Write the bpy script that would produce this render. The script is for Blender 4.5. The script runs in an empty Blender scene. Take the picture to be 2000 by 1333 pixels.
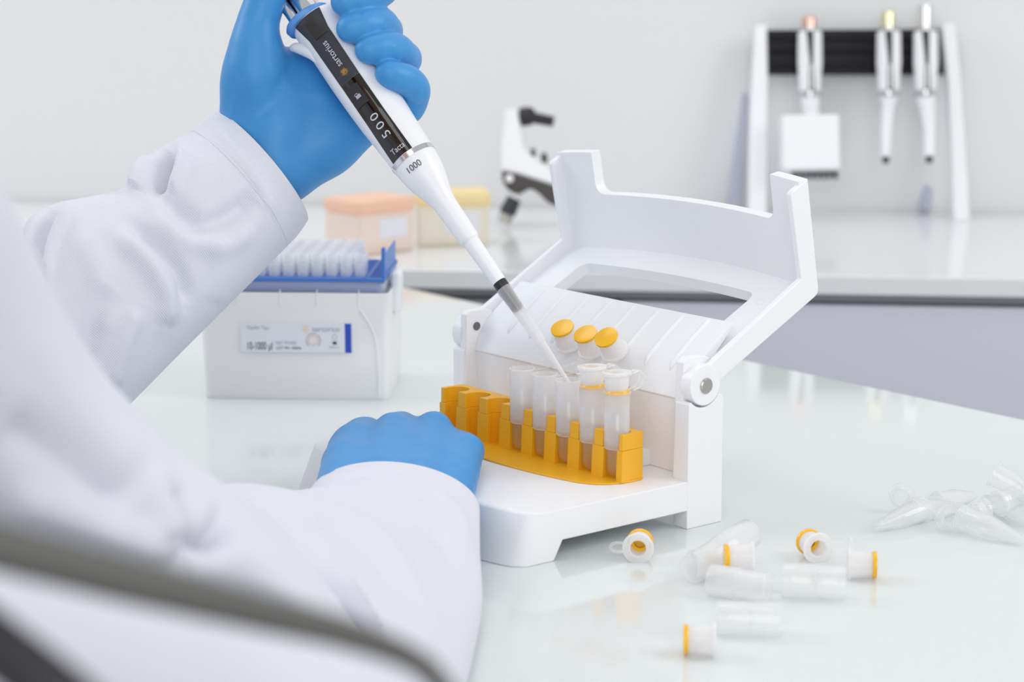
import bpy, bmesh, math, random
import numpy as np
from mathutils import Vector, Matrix
random.seed(4)

# ---------------------------------------------------------------- camera
F, CX, CY, HOR, H = 4225.0, 1000.0, 666.5, -140.0, 0.29      # focal length and horizon in pixels of a 2000 px wide frame
PITCH = math.atan((CY - HOR) / F)
FW = np.array([0, math.cos(PITCH), -math.sin(PITCH)]); UP = np.array([0, math.sin(PITCH), math.cos(PITCH)])
RT = np.array([1.0, 0, 0]); O = np.array([0, 0, H])
scene = bpy.context.scene
C = scene.collection
cd = bpy.data.cameras.new('camera'); cam = bpy.data.objects.new('camera', cd); C.objects.link(cam)
cd.sensor_width = 36.0; cd.lens = F / 2000 * 36; cd.clip_start = 0.05; cd.clip_end = 50
cam.location = (0, 0, H); cam.rotation_euler = (math.pi / 2 - PITCH, 0, 0)
cd.dof.use_dof = True; cd.dof.focus_distance = 1.10; cd.dof.aperture_fstop = 9.8; cd.dof.aperture_blades = 0
scene.camera = cam

# ---------------------------------------------------------------- world, lights, exposure
w = bpy.data.worlds.new('world'); scene.world = w; w.use_nodes = True
w.node_tree.nodes['Background'].inputs[0].default_value = (0.965, 0.98, 1.0, 1)
w.node_tree.nodes['Background'].inputs[1].default_value = 0.62
def area(name, loc, target, size, power, col=(1, 1, 1), sy=None):
    l = bpy.data.lights.new(name, 'AREA'); l.energy = power; l.size = size; l.color = col
    if sy: l.shape = 'RECTANGLE'; l.size_y = sy
    o = bpy.data.objects.new(name, l); C.objects.link(o); o.location = loc
    o.rotation_euler = (Vector(target) - Vector(loc)).to_track_quat('-Z', 'Y').to_euler()
    return o
area('fill_front', (-0.1, -1.0, 0.9), (0.0, 1.3, 0.05), 1.6, 17, (1, 1, 1))  # unseen fill light added to brighten faces turned to the camera
area('softbox_right', (1.8, 0.6, 1.3), (0.0, 1.1, 0.05), 1.2, 18, (1, 0.985, 0.96))
area('softbox_left', (-1.8, 1.5, 1.3), (0.0, 1.2, 0.05), 0.9, 12, (0.97, 0.98, 1))
area('fill_ceiling', (0.0, 1.3, 2.2), (0.0, 1.2, 0.0), 1.6, 3.5, (1, 1, 1))  # unseen overhead fill, added for soft light from above
area('wall_wash', (-0.4, 1.75, 1.7), (-0.1, 2.3, 0.2), 0.8, 4.5, (1, 1, 1))
scene.view_settings.view_transform = 'Standard'; scene.view_settings.look = 'None'
scene.view_settings.gamma = 1.0; scene.view_settings.use_curve_mapping = False
scene.view_settings.exposure = -0.12
scene.cycles.transparent_max_bounces = 40; scene.cycles.max_bounces = 14; scene.cycles.diffuse_bounces = 6; scene.cycles.transmission_bounces = 12

# ---------------------------------------------------------------- geometry helpers
def ray(u, v): return FW + RT * (u - CX) / F + UP * (CY - v) / F
def U(u, v, d): return O + ray(u, v) * d                      # point of the room seen at u,v and d metres deep
def gz(u, v, z=0.0):
    d = ray(u, v); return O + d * (z - H) / d[2]
_a = math.atan(3500 / 4301.)
W = np.array([math.sin(_a), -math.cos(_a), 0]); D = np.array([math.cos(_a), math.sin(_a), 0]); Z = np.array([0, 0, 1.])
B = gz(1350, 1033)                                             # rear right foot of the workstation: origin of its own frame
def L(a, d, z): return B + (W * a + D * d + Z * z) / 1000      # millimetres in the workstation's frame
def unit(x): x = np.array(x, float); return x / np.linalg.norm(x)
def on_d(u, v, dd):
    d = ray(u, v); t = ((B + D * dd / 1000 - O) @ D) / (d @ D); return O + d * t

def props(o, label=None, cat=None, group=None, kind=None):
    if label: o['label'] = label
    if cat: o['category'] = cat
    if group: o['group'] = group
    if kind: o['kind'] = kind
    return o
def empty(name, loc, label, cat, group=None):
    o = bpy.data.objects.new(name, None); C.objects.link(o); o.location = tuple(loc); o.empty_display_size = .01
    return props(o, label, cat, group)
def mesh(name, vs, fs, mat, parent=None, smooth=False, bevel=0, seg=2, solid=0, offset=-1, angle=35, flat=False):
    me = bpy.data.meshes.new(name); me.from_pydata([tuple(map(float, v)) for v in vs], [], fs); me.update()
    o = fin(name, me, mat, parent, smooth, bevel, seg, solid, offset, angle)
    if flat:
        for p in o.data.polygons: p.use_smooth = False
        for m in o.modifiers:
            if m.type == 'BEVEL': m.harden_normals = False
    return o
def fin(name, me, mat, parent=None, smooth=False, bevel=0, seg=2, solid=0, offset=-1, angle=35):
    bm = bmesh.new(); bm.from_mesh(me); bmesh.ops.remove_doubles(bm, verts=bm.verts, dist=1e-7)
    bmesh.ops.recalc_face_normals(bm, faces=bm.faces); bm.to_mesh(me); bm.free()
    o = bpy.data.objects.new(name, me); C.objects.link(o)
    if mat: me.materials.append(mat)
    if parent:
        o.parent = parent
        o.matrix_parent_inverse = Matrix.Translation(-Vector(world_loc(parent)))
    if solid:
        m = o.modifiers.new('solid', 'SOLIDIFY'); m.thickness = solid; m.offset = offset
    if bevel:
        m = o.modifiers.new('bevel', 'BEVEL'); m.width = bevel; m.segments = seg; m.limit_method = 'ANGLE'; m.angle_limit = math.radians(angle)
        m.harden_normals = True
    if smooth or bevel:
        for p in me.polygons: p.use_smooth = True
        a = math.radians(angle)
        try: me.set_sharp_from_angle(angle=a)
        except Exception: pass
    return o
def world_loc(o):
    l = Vector(o.location)
    return l
def box_v(p, ex, ey, ez):
    p, ex, ey, ez = map(np.array, (p, ex, ey, ez))
    vs = [p + ex * i + ey * j + ez * k for k in (0, 1) for j in (0, 1) for i in (0, 1)]
    return vs, [(0, 2, 3, 1), (4, 5, 7, 6), (0, 1, 5, 4), (2, 6, 7, 3), (0, 4, 6, 2), (1, 3, 7, 5)]
def join(parts):
    vs, fs = [], []
    for v, f in parts:
        n = len(vs); vs += list(v); fs += [tuple(i + n for i in q) for q in f]
    return vs, fs
def lbox(a0, a1, d0, d1, z0, z1):
    return box_v(L(a0, d0, z0), W * (a1 - a0) / 1000, D * (d1 - d0) / 1000, Z * (z1 - z0) / 1000)
def prism(poly, off):                                          # poly: 3-D points, off: vector
    n = len(poly); off = np.array(off)
    vs = [np.array(p) for p in poly] + [np.array(p) + off for p in poly]
    return vs, [tuple(range(n)), tuple(range(2 * n - 1, n - 1, -1))] + [(i, n + i, n + (i + 1) % n, (i + 1) % n) for i in range(n)]
def frame(axis):
    a = unit(axis); t = np.array([0, 0, 1.]) if abs(a[2]) < .9 else np.array([1., 0, 0])
    x = unit(np.cross(t, a)); return x, np.cross(a, x), a
def lathe(o, axis, prof, n=32, caps=True, fr=None):            # prof: (t, r) in metres along the axis
    x, y, a = fr if fr else frame(axis); o = np.array(o)
    vs, fs = [], []
    for t, r in prof:
        for k in range(n):
            p = 2 * math.pi * k / n; vs.append(o + a * t + (x * math.cos(p) + y * math.sin(p)) * max(r, 1e-6))
    for i in range(len(prof) - 1):
        for k in range(n):
            fs.append((i * n + k, i * n + (k + 1) % n, (i + 1) * n + (k + 1) % n, (i + 1) * n + k))
    if caps:
        fs.append(tuple(range(n))); fs.append(tuple(range((len(prof) - 1) * n, len(prof) * n)))
    return vs, fs
def tube(pts, r, n=10, caps=True):
    pts = [np.array(p) for p in pts]; vs, fs = [], []
    rs = r if hasattr(r, '__len__') else [r] * len(pts)
    up = None
    for i, p in enumerate(pts):
        t = unit(pts[min(i + 1, len(pts) - 1)] - pts[max(i - 1, 0)])
        if up is None: x, y, _ = frame(t)
        else: x = unit(up - t * (up @ t)); y = np.cross(t, x)
        up = x
        for k in range(n):
            q = 2 * math.pi * k / n; vs.append(p + (x * math.cos(q) + y * math.sin(q)) * rs[i])
    for i in range(len(pts) - 1):
        for k in range(n): fs.append((i * n + k, i * n + (k + 1) % n, (i + 1) * n + (k + 1) % n, (i + 1) * n + k))
    if caps: fs += [tuple(range(n)), tuple(range((len(pts) - 1) * n, len(pts) * n))]
    return vs, fs
def catmull(P, n):                                             # P: (k, m) array -> n samples
    P = np.array(P, float); k = len(P); out = []
    for t in np.linspace(0, k - 1, n):
        i = min(int(t), k - 2); f = t - i
        p0 = P[max(i - 1, 0)]; p1 = P[i]; p2 = P[i + 1]; p3 = P[min(i + 2, k - 1)]
        out.append(.5 * ((2 * p1) + (-p0 + p2) * f + (2 * p0 - 5 * p1 + 4 * p2 - p3) * f * f + (-p0 + 3 * p1 - 3 * p2 + p3) * f ** 3))
    return np.array(out)
def text_geo(s, size, space=1.0):
    c = bpy.data.curves.new('t', 'FONT'); c.body = s; c.size = size; c.align_x = 'CENTER'; c.align_y = 'CENTER'; c.space_character = space; c.resolution_u = 6
    o = bpy.data.objects.new('t', c); C.objects.link(o)
    me = bpy.data.meshes.new_from_object(o)
    vs = [tuple(v.co) for v in me.vertices]; fs = [tuple(p.vertices) for p in me.polygons]
    bpy.data.objects.remove(o); bpy.data.curves.remove(c); bpy.data.meshes.remove(me)
    return vs, fs
def put(geo, f):
    return [f(v[0], v[1]) for v in geo[0]], geo[1]
def fit_width(geo, width):
    xs = [v[0] for v in geo[0]]; k = width / (max(xs) - min(xs)); m = (max(xs) + min(xs)) / 2
    return [((v[0] - m) * k, v[1] * k, 0) for v in geo[0]], geo[1]

# ---- distance-field bodies: tapered capsules blended into one skin, then surface nets
def sdf_mesh(groups, voxel, pad=.012, extra=0.0):
    """groups: list of (k_join, k_inner, [(a, b, ra, rb)...]) in metres"""
    pts = [p for g in groups for c in g[2] for p in (c[0], c[1])]; rm = max(max(c[2], c[3]) for g in groups for c in g[2]) + extra
    lo = np.min(pts, 0) - rm - pad; hi = np.max(pts, 0) + rm + pad
    n = np.ceil((hi - lo) / voxel).astype(int) + 1
    ax = [lo[i] + np.arange(n[i]) * voxel for i in range(3)]
    X, Y, Zg = np.meshgrid(*[a.astype(np.float32) for a in ax], indexing='ij')
    def cap(a, b, ra, rb):
        a = np.array(a); b = np.array(b); ba = b - a; l2 = max(ba @ ba, 1e-12)
        h = np.clip(((X - a[0]) * ba[0] + (Y - a[1]) * ba[1] + (Zg - a[2]) * ba[2]) / l2, 0, 1).astype(np.float32)
        return np.sqrt((X - a[0] - h * ba[0]) ** 2 + (Y - a[1] - h * ba[1]) ** 2 + (Zg - a[2] - h * ba[2]) ** 2) - (ra + (rb - ra) * h)
    def smin(a, b, k):
        if k <= 0: return np.minimum(a, b)
        h = np.clip(.5 + .5 * (b - a) / k, 0, 1); return b + (a - b) * h - k * h * (1 - h)
    T = None
    for kj, ki, caps in groups:
        g = None
        for c in caps:
            d = cap(*c); g = d if g is None else smin(g, d, ki)
        T = g if T is None else smin(T, g, kj)
    T = T - extra
    return nets(T, lo, voxel)
def nets(T, lo, voxel):
    S = T < 0
    nx, ny, nz = T.shape
    acc = np.zeros((nx - 1, ny - 1, nz - 1, 3), np.float32); cnt = np.zeros((nx - 1, ny - 1, nz - 1), np.float32)
    for axis in range(3):
        for i in (0, 1):
            for j in (0, 1):
                sl0 = [None] * 3; o = [a for a in range(3) if a != axis]
                def s(st, k, dim): return slice(k, st.shape[dim] - 1 + k)
                a = [0, 0, 0]; a[o[0]] = i; a[o[1]] = j; b = list(a); b[axis] = 1
                A = T[s(T, a[0], 0), s(T, a[1], 1), s(T, a[2], 2)]; Bv = T[s(T, b[0], 0), s(T, b[1], 1), s(T, b[2], 2)]
                m = (A < 0) != (Bv < 0)
                t = np.where(m, A / np.where(m, A - Bv, 1), 0)
                for q in range(3):
                    acc[..., q] += np.where(m, (t if q == axis else a[q]), 0)
                cnt += m
    mask = cnt > 0
    idx = -np.ones(mask.shape, int); idx[mask] = np.arange(mask.sum())
    I = np.argwhere(mask); V = lo + (I + acc[mask] / cnt[mask][:, None]) * voxel
    quads = []
    for axis in range(3):
        o = [a for a in range(3) if a != axis]
        sh = [slice(None)] * 3; sh[axis] = slice(0, -1); s2 = [slice(None)] * 3; s2[axis] = slice(1, None)
        cr = S[tuple(sh)] != S[tuple(s2)]
        E = np.argwhere(cr); E = E[(E[:, o[0]] > 0) & (E[:, o[1]] > 0) & (E[:, o[0]] < T.shape[o[0]] - 1) & (E[:, o[1]] < T.shape[o[1]] - 1)]
        c = []
        for di, dj in ((1, 1), (0, 1), (0, 0), (1, 0)):
            e = E.copy(); e[:, o[0]] -= di; e[:, o[1]] -= dj; c.append(idx[e[:, 0], e[:, 1], e[:, 2]])
        q = np.stack(c, 1)
        flip = S[E[:, 0], E[:, 1], E[:, 2]]
        if axis == 1: flip = ~flip
        q[~flip] = q[~flip][:, ::-1]
        quads.append(q)
    Q = np.concatenate(quads); Q = Q[(Q >= 0).all(1)]
    return V, Q
def relax(V, Q, it=2, lam=.5):
    E = np.concatenate([Q[:, [0, 1]], Q[:, [1, 2]], Q[:, [2, 3]], Q[:, [3, 0]]]); E = np.concatenate([E, E[:, ::-1]])
    deg = np.bincount(E[:, 0], minlength=len(V))[:, None]
    for _ in range(it):
        s = np.stack([np.bincount(E[:, 0], weights=V[E[:, 1], k], minlength=len(V)) for k in range(3)], 1)
        V = V + lam * (s / np.maximum(deg, 1) - V)
    return V
def normals(V, Q):
    n = np.cross(V[Q[:, 2]] - V[Q[:, 0]], V[Q[:, 3]] - V[Q[:, 1]])
    N = np.zeros_like(V)
    for k in range(4): np.add.at(N, Q[:, k], n)
    return N / np.maximum(np.linalg.norm(N, axis=1, keepdims=True), 1e-12)
def project(V):
    q = V - O; d = q @ FW; return CX + F * (q @ RT) / d, CY - F * (q @ UP) / d, d
def crease(V, N, lines):
    """sculpt folds: each line is (pixels polyline, sigma px, amplitude mm); acts on the side turned to the viewer"""
    u, v, d = project(V); face = np.clip(-(N @ FW) * 1.6, 0, 1); out = V.copy()
    for pl, sig, amp in lines:
        pl = catmull(pl, 24) if len(pl) > 2 else np.array([[pl[0][k] + (pl[1][k] - pl[0][k]) * t for k in (0, 1)] for t in np.linspace(0, 1, 16)])
        best = np.full(len(V), 1e9); tb = np.zeros(len(V))
        for i in range(len(pl) - 1):
            a, b = pl[i], pl[i + 1]; ba = b - a
            h = np.clip(((u - a[0]) * ba[0] + (v - a[1]) * ba[1]) / max(ba @ ba, 1e-9), 0, 1)
            dd = np.hypot(u - a[0] - h * ba[0], v - a[1] - h * ba[1]); m = dd < best
            best = np.where(m, dd, best); tb = np.where(m, (i + h) / (len(pl) - 1), tb)
        fade = np.clip(np.sin(np.pi * np.clip(tb, .04, .96)) * 1.8, 0, 1)
        out += N * (np.exp(-(best / sig) ** 2) * amp / 1000 * face * fade)[:, None]
    return out
def loft(stations, n=150, m=110):
    """stations: (u, v, d, e1u, e1v, e1d, e2u, e2v, e2d); rings around a centre line"""
    S = catmull(stations, n); V = []
    for s in S:
        for k in range(m):
            p = 2 * math.pi * k / m; c, q = math.cos(p), math.sin(p)
            V.append(U(s[0] + s[3] * c + s[6] * q, s[1] + s[4] * c + s[7] * q, s[2] + (s[5] * c + s[8] * q)))
    Q = [(i * m + k, i * m + (k + 1) % m, (i + 1) * m + (k + 1) % m, (i + 1) * m + k) for i in range(n - 1) for k in range(m)]
    return np.array(V), np.array(Q)
def quad_obj(name, V, Q, mat, parent, solid=0):
    return mesh(name, V, [tuple(int(i) for i in q) for q in Q], mat, parent, smooth=True, solid=solid, angle=180)

# ---------------------------------------------------------------- materials
def srgb(r, g, b):
    f = lambda c: (c / 255 / 12.92) if c / 255 <= .04045 else ((c / 255 + .055) / 1.055) ** 2.4
    return (f(r), f(g), f(b), 1)
def mat(name, col, rough=.5, metal=0, spec=.5, bump=None, coat=0, sss=0, sheen=0, trans=0, var=0):
    m = bpy.data.materials.new(name); m.use_nodes = True; nt = m.node_tree; p = nt.nodes['Principled BSDF']
    p.inputs['Base Color'].default_value = col; p.inputs['Roughness'].default_value = rough; p.inputs['Metallic'].default_value = metal
    p.inputs['Specular IOR Level'].default_value = spec; p.inputs['Coat Weight'].default_value = coat
    p.inputs['Transmission Weight'].default_value = trans; p.inputs['Sheen Weight'].default_value = sheen
    if sss: p.inputs['Subsurface Weight'].default_value = sss; p.inputs['Subsurface Scale'].default_value = .004
    tc = nt.nodes.new('ShaderNodeTexCoord')
    if var:
        nz = nt.nodes.new('ShaderNodeTexNoise'); nz.inputs['Scale'].default_value = 25; nt.links.new(tc.outputs['Object'], nz.inputs['Vector'])
        mx = nt.nodes.new('ShaderNodeMix'); mx.data_type = 'RGBA'; nt.links.new(nz.outputs[0], mx.inputs[0])
        mx.inputs[6].default_value = tuple(c * (1 - var) for c in col[:3]) + (1,); mx.inputs[7].default_value = col
        nt.links.new(mx.outputs[2], p.inputs['Base Color'])
    if bump:
        kind, sc, st, dist = bump
        if kind == 'noise':
            t = nt.nodes.new('ShaderNodeTexNoise'); t.inputs['Scale'].default_value = sc; t.inputs['Detail'].default_value = 3
            nt.links.new(tc.outputs['Object'], t.inputs['Vector'])
        else:
            t = nt.nodes.new('ShaderNodeTexWave'); t.inputs['Scale'].default_value = sc; t.bands_direction = 'DIAGONAL'; t.inputs['Distortion'].default_value = .6
            nt.links.new(tc.outputs['Object'], t.inputs['Vector'])
        b = nt.nodes.new('ShaderNodeBump'); b.inputs['Strength'].default_value = st; b.inputs['Distance'].default_value = dist
        nt.links.new(t.outputs['Fac'], b.inputs['Height']); nt.links.new(b.outputs[0], p.inputs['Normal'])
    return m
def film(name, col, clear=.6, rough=.15, gloss=.12, edge=.5, trans_col=(1, 1, 1, 1), back=.45):
    """thin plastic: see-through share plus a milky body; more body towards grazing angles; real gloss on top"""
    m = bpy.data.materials.new(name); m.use_nodes = True; nt = m.node_tree; nt.nodes.clear(); N = nt.nodes.new; K = nt.links.new
    out = N('ShaderNodeOutputMaterial'); tr = N('ShaderNodeBsdfTransparent'); tr.inputs[0].default_value = trans_col
    df = N('ShaderNodeBsdfDiffuse'); df.inputs[0].default_value = col; tl = N('ShaderNodeBsdfTranslucent'); tl.inputs[0].default_value = col
    body = N('ShaderNodeMixShader'); body.inputs[0].default_value = back; K(df.outputs[0], body.inputs[1]); K(tl.outputs[0], body.inputs[2])
    lw = N('ShaderNodeLayerWeight'); lw.inputs[0].default_value = .35
    mr = N('ShaderNodeMapRange'); mr.inputs[1].default_value = 0; mr.inputs[2].default_value = 1; mr.inputs[3].default_value = 1 - clear; mr.inputs[4].default_value = min(1, 1 - clear + edge)
    K(lw.outputs['Facing'], mr.inputs[0])
    mx = N('ShaderNodeMixShader'); K(mr.outputs[0], mx.inputs[0]); K(tr.outputs[0], mx.inputs[1]); K(body.outputs[0], mx.inputs[2])
    gl = N('ShaderNodeBsdfGlossy'); gl.inputs['Roughness'].default_value = rough
    l2 = N('ShaderNodeLayerWeight'); l2.inputs[0].default_value = .5
    pw = N('ShaderNodeMath'); pw.operation = 'POWER'; K(l2.outputs['Facing'], pw.inputs[0]); pw.inputs[1].default_value = 4.0
    ml = N('ShaderNodeMath'); ml.operation = 'MULTIPLY_ADD'; K(pw.outputs[0], ml.inputs[0]); ml.inputs[1].default_value = gloss * 1.2; ml.inputs[2].default_value = .03
    fm = N('ShaderNodeMixShader'); K(ml.outputs[0], fm.inputs[0]); K(mx.outputs[0], fm.inputs[1]); K(gl.outputs[0], fm.inputs[2]); K(fm.outputs[0], out.inputs[0])
    return m
M = dict(
    wall=mat('wall_paint', srgb(227, 228, 229), .8, bump=('noise', 180, .05, .001)),
    floor=mat('floor_vinyl', srgb(170, 172, 176), .4),
    table=mat('white_glass_laminate', srgb(220, 225, 225), .07, spec=.55),
    counter=mat('counter_laminate', srgb(228, 230, 232), .12, spec=.5),
    drawer=mat('drawer_front', srgb(214, 216, 228), .45),
    cabinet=mat('cabinet_grey', srgb(138, 140, 145), .5),
    gap=mat('dark_gap', srgb(150, 151, 155), .6),
    white=mat('white_abs', srgb(238, 239, 242), .42, bump=('noise', 1500, .12, .0003)),
    whitesm=mat('white_smooth', srgb(240, 241, 244), .3, spec=.5),
    orange=mat('orange_plastic', srgb(240, 178, 30), .38, bump=('noise', 1500, .05, .0002)),
    yellow=mat('yellow_silicone', srgb(246, 186, 10), .2, spec=.6),
    glove=mat('blue_nitrile', srgb(62, 147, 212), .42, spec=.45, bump=('noise', 260, .16, .0008)),
    coat=mat('coat_cotton', srgb(224, 225, 234), .85, spec=.2, bump=('wave', 420, .35, .0004)),
    gapshade=mat('gap_shade_grey', srgb(104, 104, 101), .9, spec=.1),
    skin=mat('skin', srgb(214, 168, 142), .5, sss=.1), hair=mat('brown_hair', srgb(72, 52, 40), .6, bump=('wave', 90, .5, .002)),
    black=mat('black_plastic', srgb(38, 37, 41), .4), matte=mat('dark_grey_plastic', srgb(50, 51, 60), .38),
    display=mat('black_display', srgb(14, 11, 12), .06, spec=.6, coat=.3), lcd=mat('lcd_glass', srgb(98, 98, 108), .2),
    chrome=mat('chrome', srgb(225, 225, 228), .12, metal=1), steel=mat('brushed_steel', srgb(190, 188, 185), .3, metal=1),
    legshade=mat('shaded_white_plastic', srgb(184, 187, 206), .5), darksteel=mat('dark_steel', srgb(120, 120, 122), .35, metal=.7), copper=mat('copper_knob', srgb(232, 190, 176), .12, metal=1), lime=mat('lime_knob', srgb(232, 230, 190), .12, metal=1),
    ink=mat('dark_ink', srgb(70, 72, 80), .6), white_ink=mat('white_ink', srgb(205, 208, 218), .5), grey_ink=mat('grey_ink', srgb(170, 172, 186), .6),
    gold=mat('gold_ink', srgb(214, 160, 40), .5), pale_gold=mat('pale_orange_ink', srgb(240, 205, 160), .6), blue=mat('blue_tray', srgb(62, 118, 198), .35),
    label=mat('label_paper', srgb(228, 229, 236), .6), royal=mat('royal_blue_ink', srgb(38, 76, 190), .5), lightblue=mat('light_blue_collar', srgb(96, 158, 224), .35),
    rubber=mat('dark_rubber', srgb(52, 54, 62), .5), darkbar=mat('rail_black', srgb(22, 21, 28), .38, spec=.25), tan=mat('grey_brown_grip', srgb(74, 70, 68), .55),
    frost=film('frosted_plastic', (.97, .97, .98, 1), .72, .25, .35, .4), clear=film('clear_plastic', (.99, 1, 1, 1), .84, .06, .5, .5),
    milky=film('milky_plastic', (.97, .97, .98, 1), .38, .3, .25, .45), boxp=film('box_plastic', (.98, .99, 1, 1), .22, .25, .2, .35, back=.12),
    tip=film('tip_plastic', (.98, .98, .99, 1), .74, .2, .15, .45), glassy=film('glassy_tube', (.98, .99, 1, 1), .98, .04, .7, .14), liquid=film('clear_liquid', (.9, .95, 1, 1), .99, .03, .1, .02, (.96, .98, 1, 1)),
    peach=film('peach_plastic', srgb(255, 240, 228), .4, .3, .1, .3, back=.15), peachlid=film('orange_lid_plastic', srgb(255, 218, 194), .3, .3, .1, .3, back=.2),
    cream=film('cream_plastic', srgb(252, 248, 234), .4, .3, .1, .3, back=.15), creamlid=film('yellow_lid_plastic', srgb(255, 236, 182), .3, .3, .1, .3, back=.2),
)

# ---------------------------------------------------------------- setting
cdir = unit([0.9955, -0.095, 0]); cper = np.array([-cdir[1], cdir[0], 0])      # the counter and the wall run along cdir
cf = gz(790, 527)
def CB(x, y, z): return cf + cdir * x + cper * y + Z * z
v, f = box_v(CB(-2.6, .43, -.9), cdir * 5.2, cper * .1, Z * 3.0)
mesh('wall_back', v, f, M['wall'])['kind'] = 'structure'
v, f = box_v(np.array([-2.6, -1.6, -.95]), RT * 5.4, np.array([0, 4.2, 0]), Z * .05)
mesh('floor', v, f, M['floor'])['kind'] = 'structure'

# back counter: worktop and cabinets
ct = empty('worktop', CB(0, .2, -.015), 'long white worktop along the back wall under the pipette stand', 'counter')
v, f = box_v(CB(-2.4, 0, -.0165), cdir * 4.8, cper * .425, Z * .0165); mesh('top_panel', v, f, M['counter'], ct, bevel=.0015)
v, f = box_v(CB(-2.4, .012, -.024), cdir * 4.8, cper * .40, Z * .007); mesh('shadow_gap', v, f, M['gap'], ct)
def cab(name, x0, x1, col, label):
    e = empty(name, CB((x0 + x1) / 2, .2, -.9), label, 'cabinet')
    v, f = box_v(CB(x0, .03, -.9), cdir * (x1 - x0), cper * .37, Z * .875); mesh('body', v, f, M['cabinet'], e, bevel=.001)
    hz = [-.0245, -.28, -.56, -.88]
    for i in range(3):
        v, f = box_v(CB(x0 + .002, .008, hz[i + 1] + .002), cdir * (x1 - x0 - .004), cper * .02, Z * (hz[i] - hz[i + 1] - .004))
        mesh('drawer', v, f, M[col], e, bevel=.0015)
xg = .181
cab('cabinet', xg - .62, xg, 'cabinet', 'dark grey cabinet under the back worktop, left of the vertical gap')
cab('cabinet', xg + .004, xg + 1.5, 'drawer', 'pale lavender drawer cabinet under the back worktop, right of the vertical gap')

# front bench
bench = empty('bench', L(-100, 0, -15), 'glossy white bench top that carries the tube workstation', 'table')
TB = [(-700, 322), (1100, 322), (1100, -300), (-700, -300)]
v, f = prism([L(a, d, -18) for a, d in TB], Z * .018); mesh('tabletop', v, f, M['table'], bench, bevel=.0015)
for a, d in [(-650, 270), (1040, 270), (1040, -250), (-650, -250)]:
    v, f = lbox(a - 25, a + 25, d - 25, d + 25, -900, -18); mesh('leg', v, f, M['cabinet'], bench, bevel=.002)

# ---------------------------------------------------------------- tube workstation
ws = empty('tube_workstation', L(-93, -40, 0), 'white tube opening workstation with raised lid on the bench', 'laboratory device')
def sag(a, s=11):
    x = (a + 93.5) / 93.5; r = 9.0
    y = s * (1 - x * x)
    e = 93.5 - abs(a + 93.5)
    if e < r: y -= (r - math.sqrt(max(r * r - (r - e) ** 2, 0))) * .85
    return y
AS = [0, -.6, -1.8, -3.5, -6, -9] + list(np.linspace(-14, -173, 34)) + [-178, -181, -183.5, -185.2, -186.4, -187]
vs, fs = [], []
for a in AS:
    s = sag(a)
    for d, z in [(-97.5 - s, 24), (-99 - s, 23), (-109.5 - s, 1), (-109.5 - s, 0), (-95 - s * .9, 0), (-89 - s * .8, 9.2), (20.5, 9.2), (20.5, 24)]:
        vs.append(L(a, d, z))
k = 8
for i in range(len(AS) - 1):
    for j in range(k): fs.append((i * k + j, i * k + (j + 1) % k, (i + 1) * k + (j + 1) % k, (i + 1) * k + j))
fs += [tuple(range(k)), tuple(range((len(AS) - 1) * k, len(AS) * k))]
mesh('base', vs, fs, M['white'], ws, bevel=.0007, angle=30)
# side columns, cradles for the lid discs, brackets
hc = (7.0, 71.3)
for a0, a1 in ((-9.5, .2), (-187.2, -177.5)):
    prof = [(-3.1, 9), (-3.1, -0.0), (20.7, 0), (20.7, 63.5), (19.5, 65.2), (17.5, 65.6)]
    for t in range(-28, -150, -10):
        p = (hc[0] + 11.3 * math.cos(math.radians(t)), hc[1] + 11.3 * math.sin(math.radians(t)))
        if -2 < p[0] < 17: prof.append(p)
    prof += [(-3.1, 62.5)]
    v, f = prism([L(a0, d, z) for d, z in prof], W * (a1 - a0) / 1000); mesh('side_column', v, f, M['white'], ws, bevel=.0006)
for a0, a1 in ((-10.5, -5.2), (-181.8, -176.5)):
    prof = [(-3.2, 24), (16, 24), (16, 83), (12, 84.5), (1, 84.5), (-2, 82.5)]
    v, f = prism([L(a0, d, z) for d, z in prof], W * (a1 - a0) / 1000)
    o = mesh('hinge_bracket', v, f, M['white'], ws, bevel=.0006)
    if a0 < -100: brk = o
v, f = lathe(L(-176.4, 5, 75.5), W, [(-.002, .0024), (.0002, .0024), (.0003, .0018), (.00005, .0016), (.00005, .0001)], 20)
mesh('screw', v, f, M['darksteel'], brk, smooth=True)
# back wall and ramp
sec = [(6, 24), (4.6, 61.6), (3.6, 62.4), (7.0, 71.5), (9.6, 75.9), (13.4, 79.9), (22.2, 86.9), (36.4, 97.6), (37.6, 96), (26, 84), (20, 74), (20, 24)]
v, f = prism([L(-176.6, d, z) for d, z in sec], W * .1662); mesh('ramp', v, f, M['white'], ws, bevel=.0005, angle=28)
v, f = lbox(-48, -37, -2.5, 6.2, 24, 32.5); mesh('stop_block', v, f, M['white'], ws, bevel=.0005)
RW = [-25.9 - 18.25 * i for i in range(8)]
for a in RW:
    pts = [(34.9, 95.2), (34.0, 95.6), (28.5, 91.8), (22.3, 87.4), (16.5, 82.6), (11.3, 78.4), (8.6, 74.6)]
    P = catmull([L(a, d, z - .25) for d, z in pts], 18)
    v, f = tube(P, [.0014] * 14 + [.0013, .0012, .0009, .0004], 12)
    mesh('guide_rib', v, f, M['white'], ws, smooth=True, angle=60)
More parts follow.
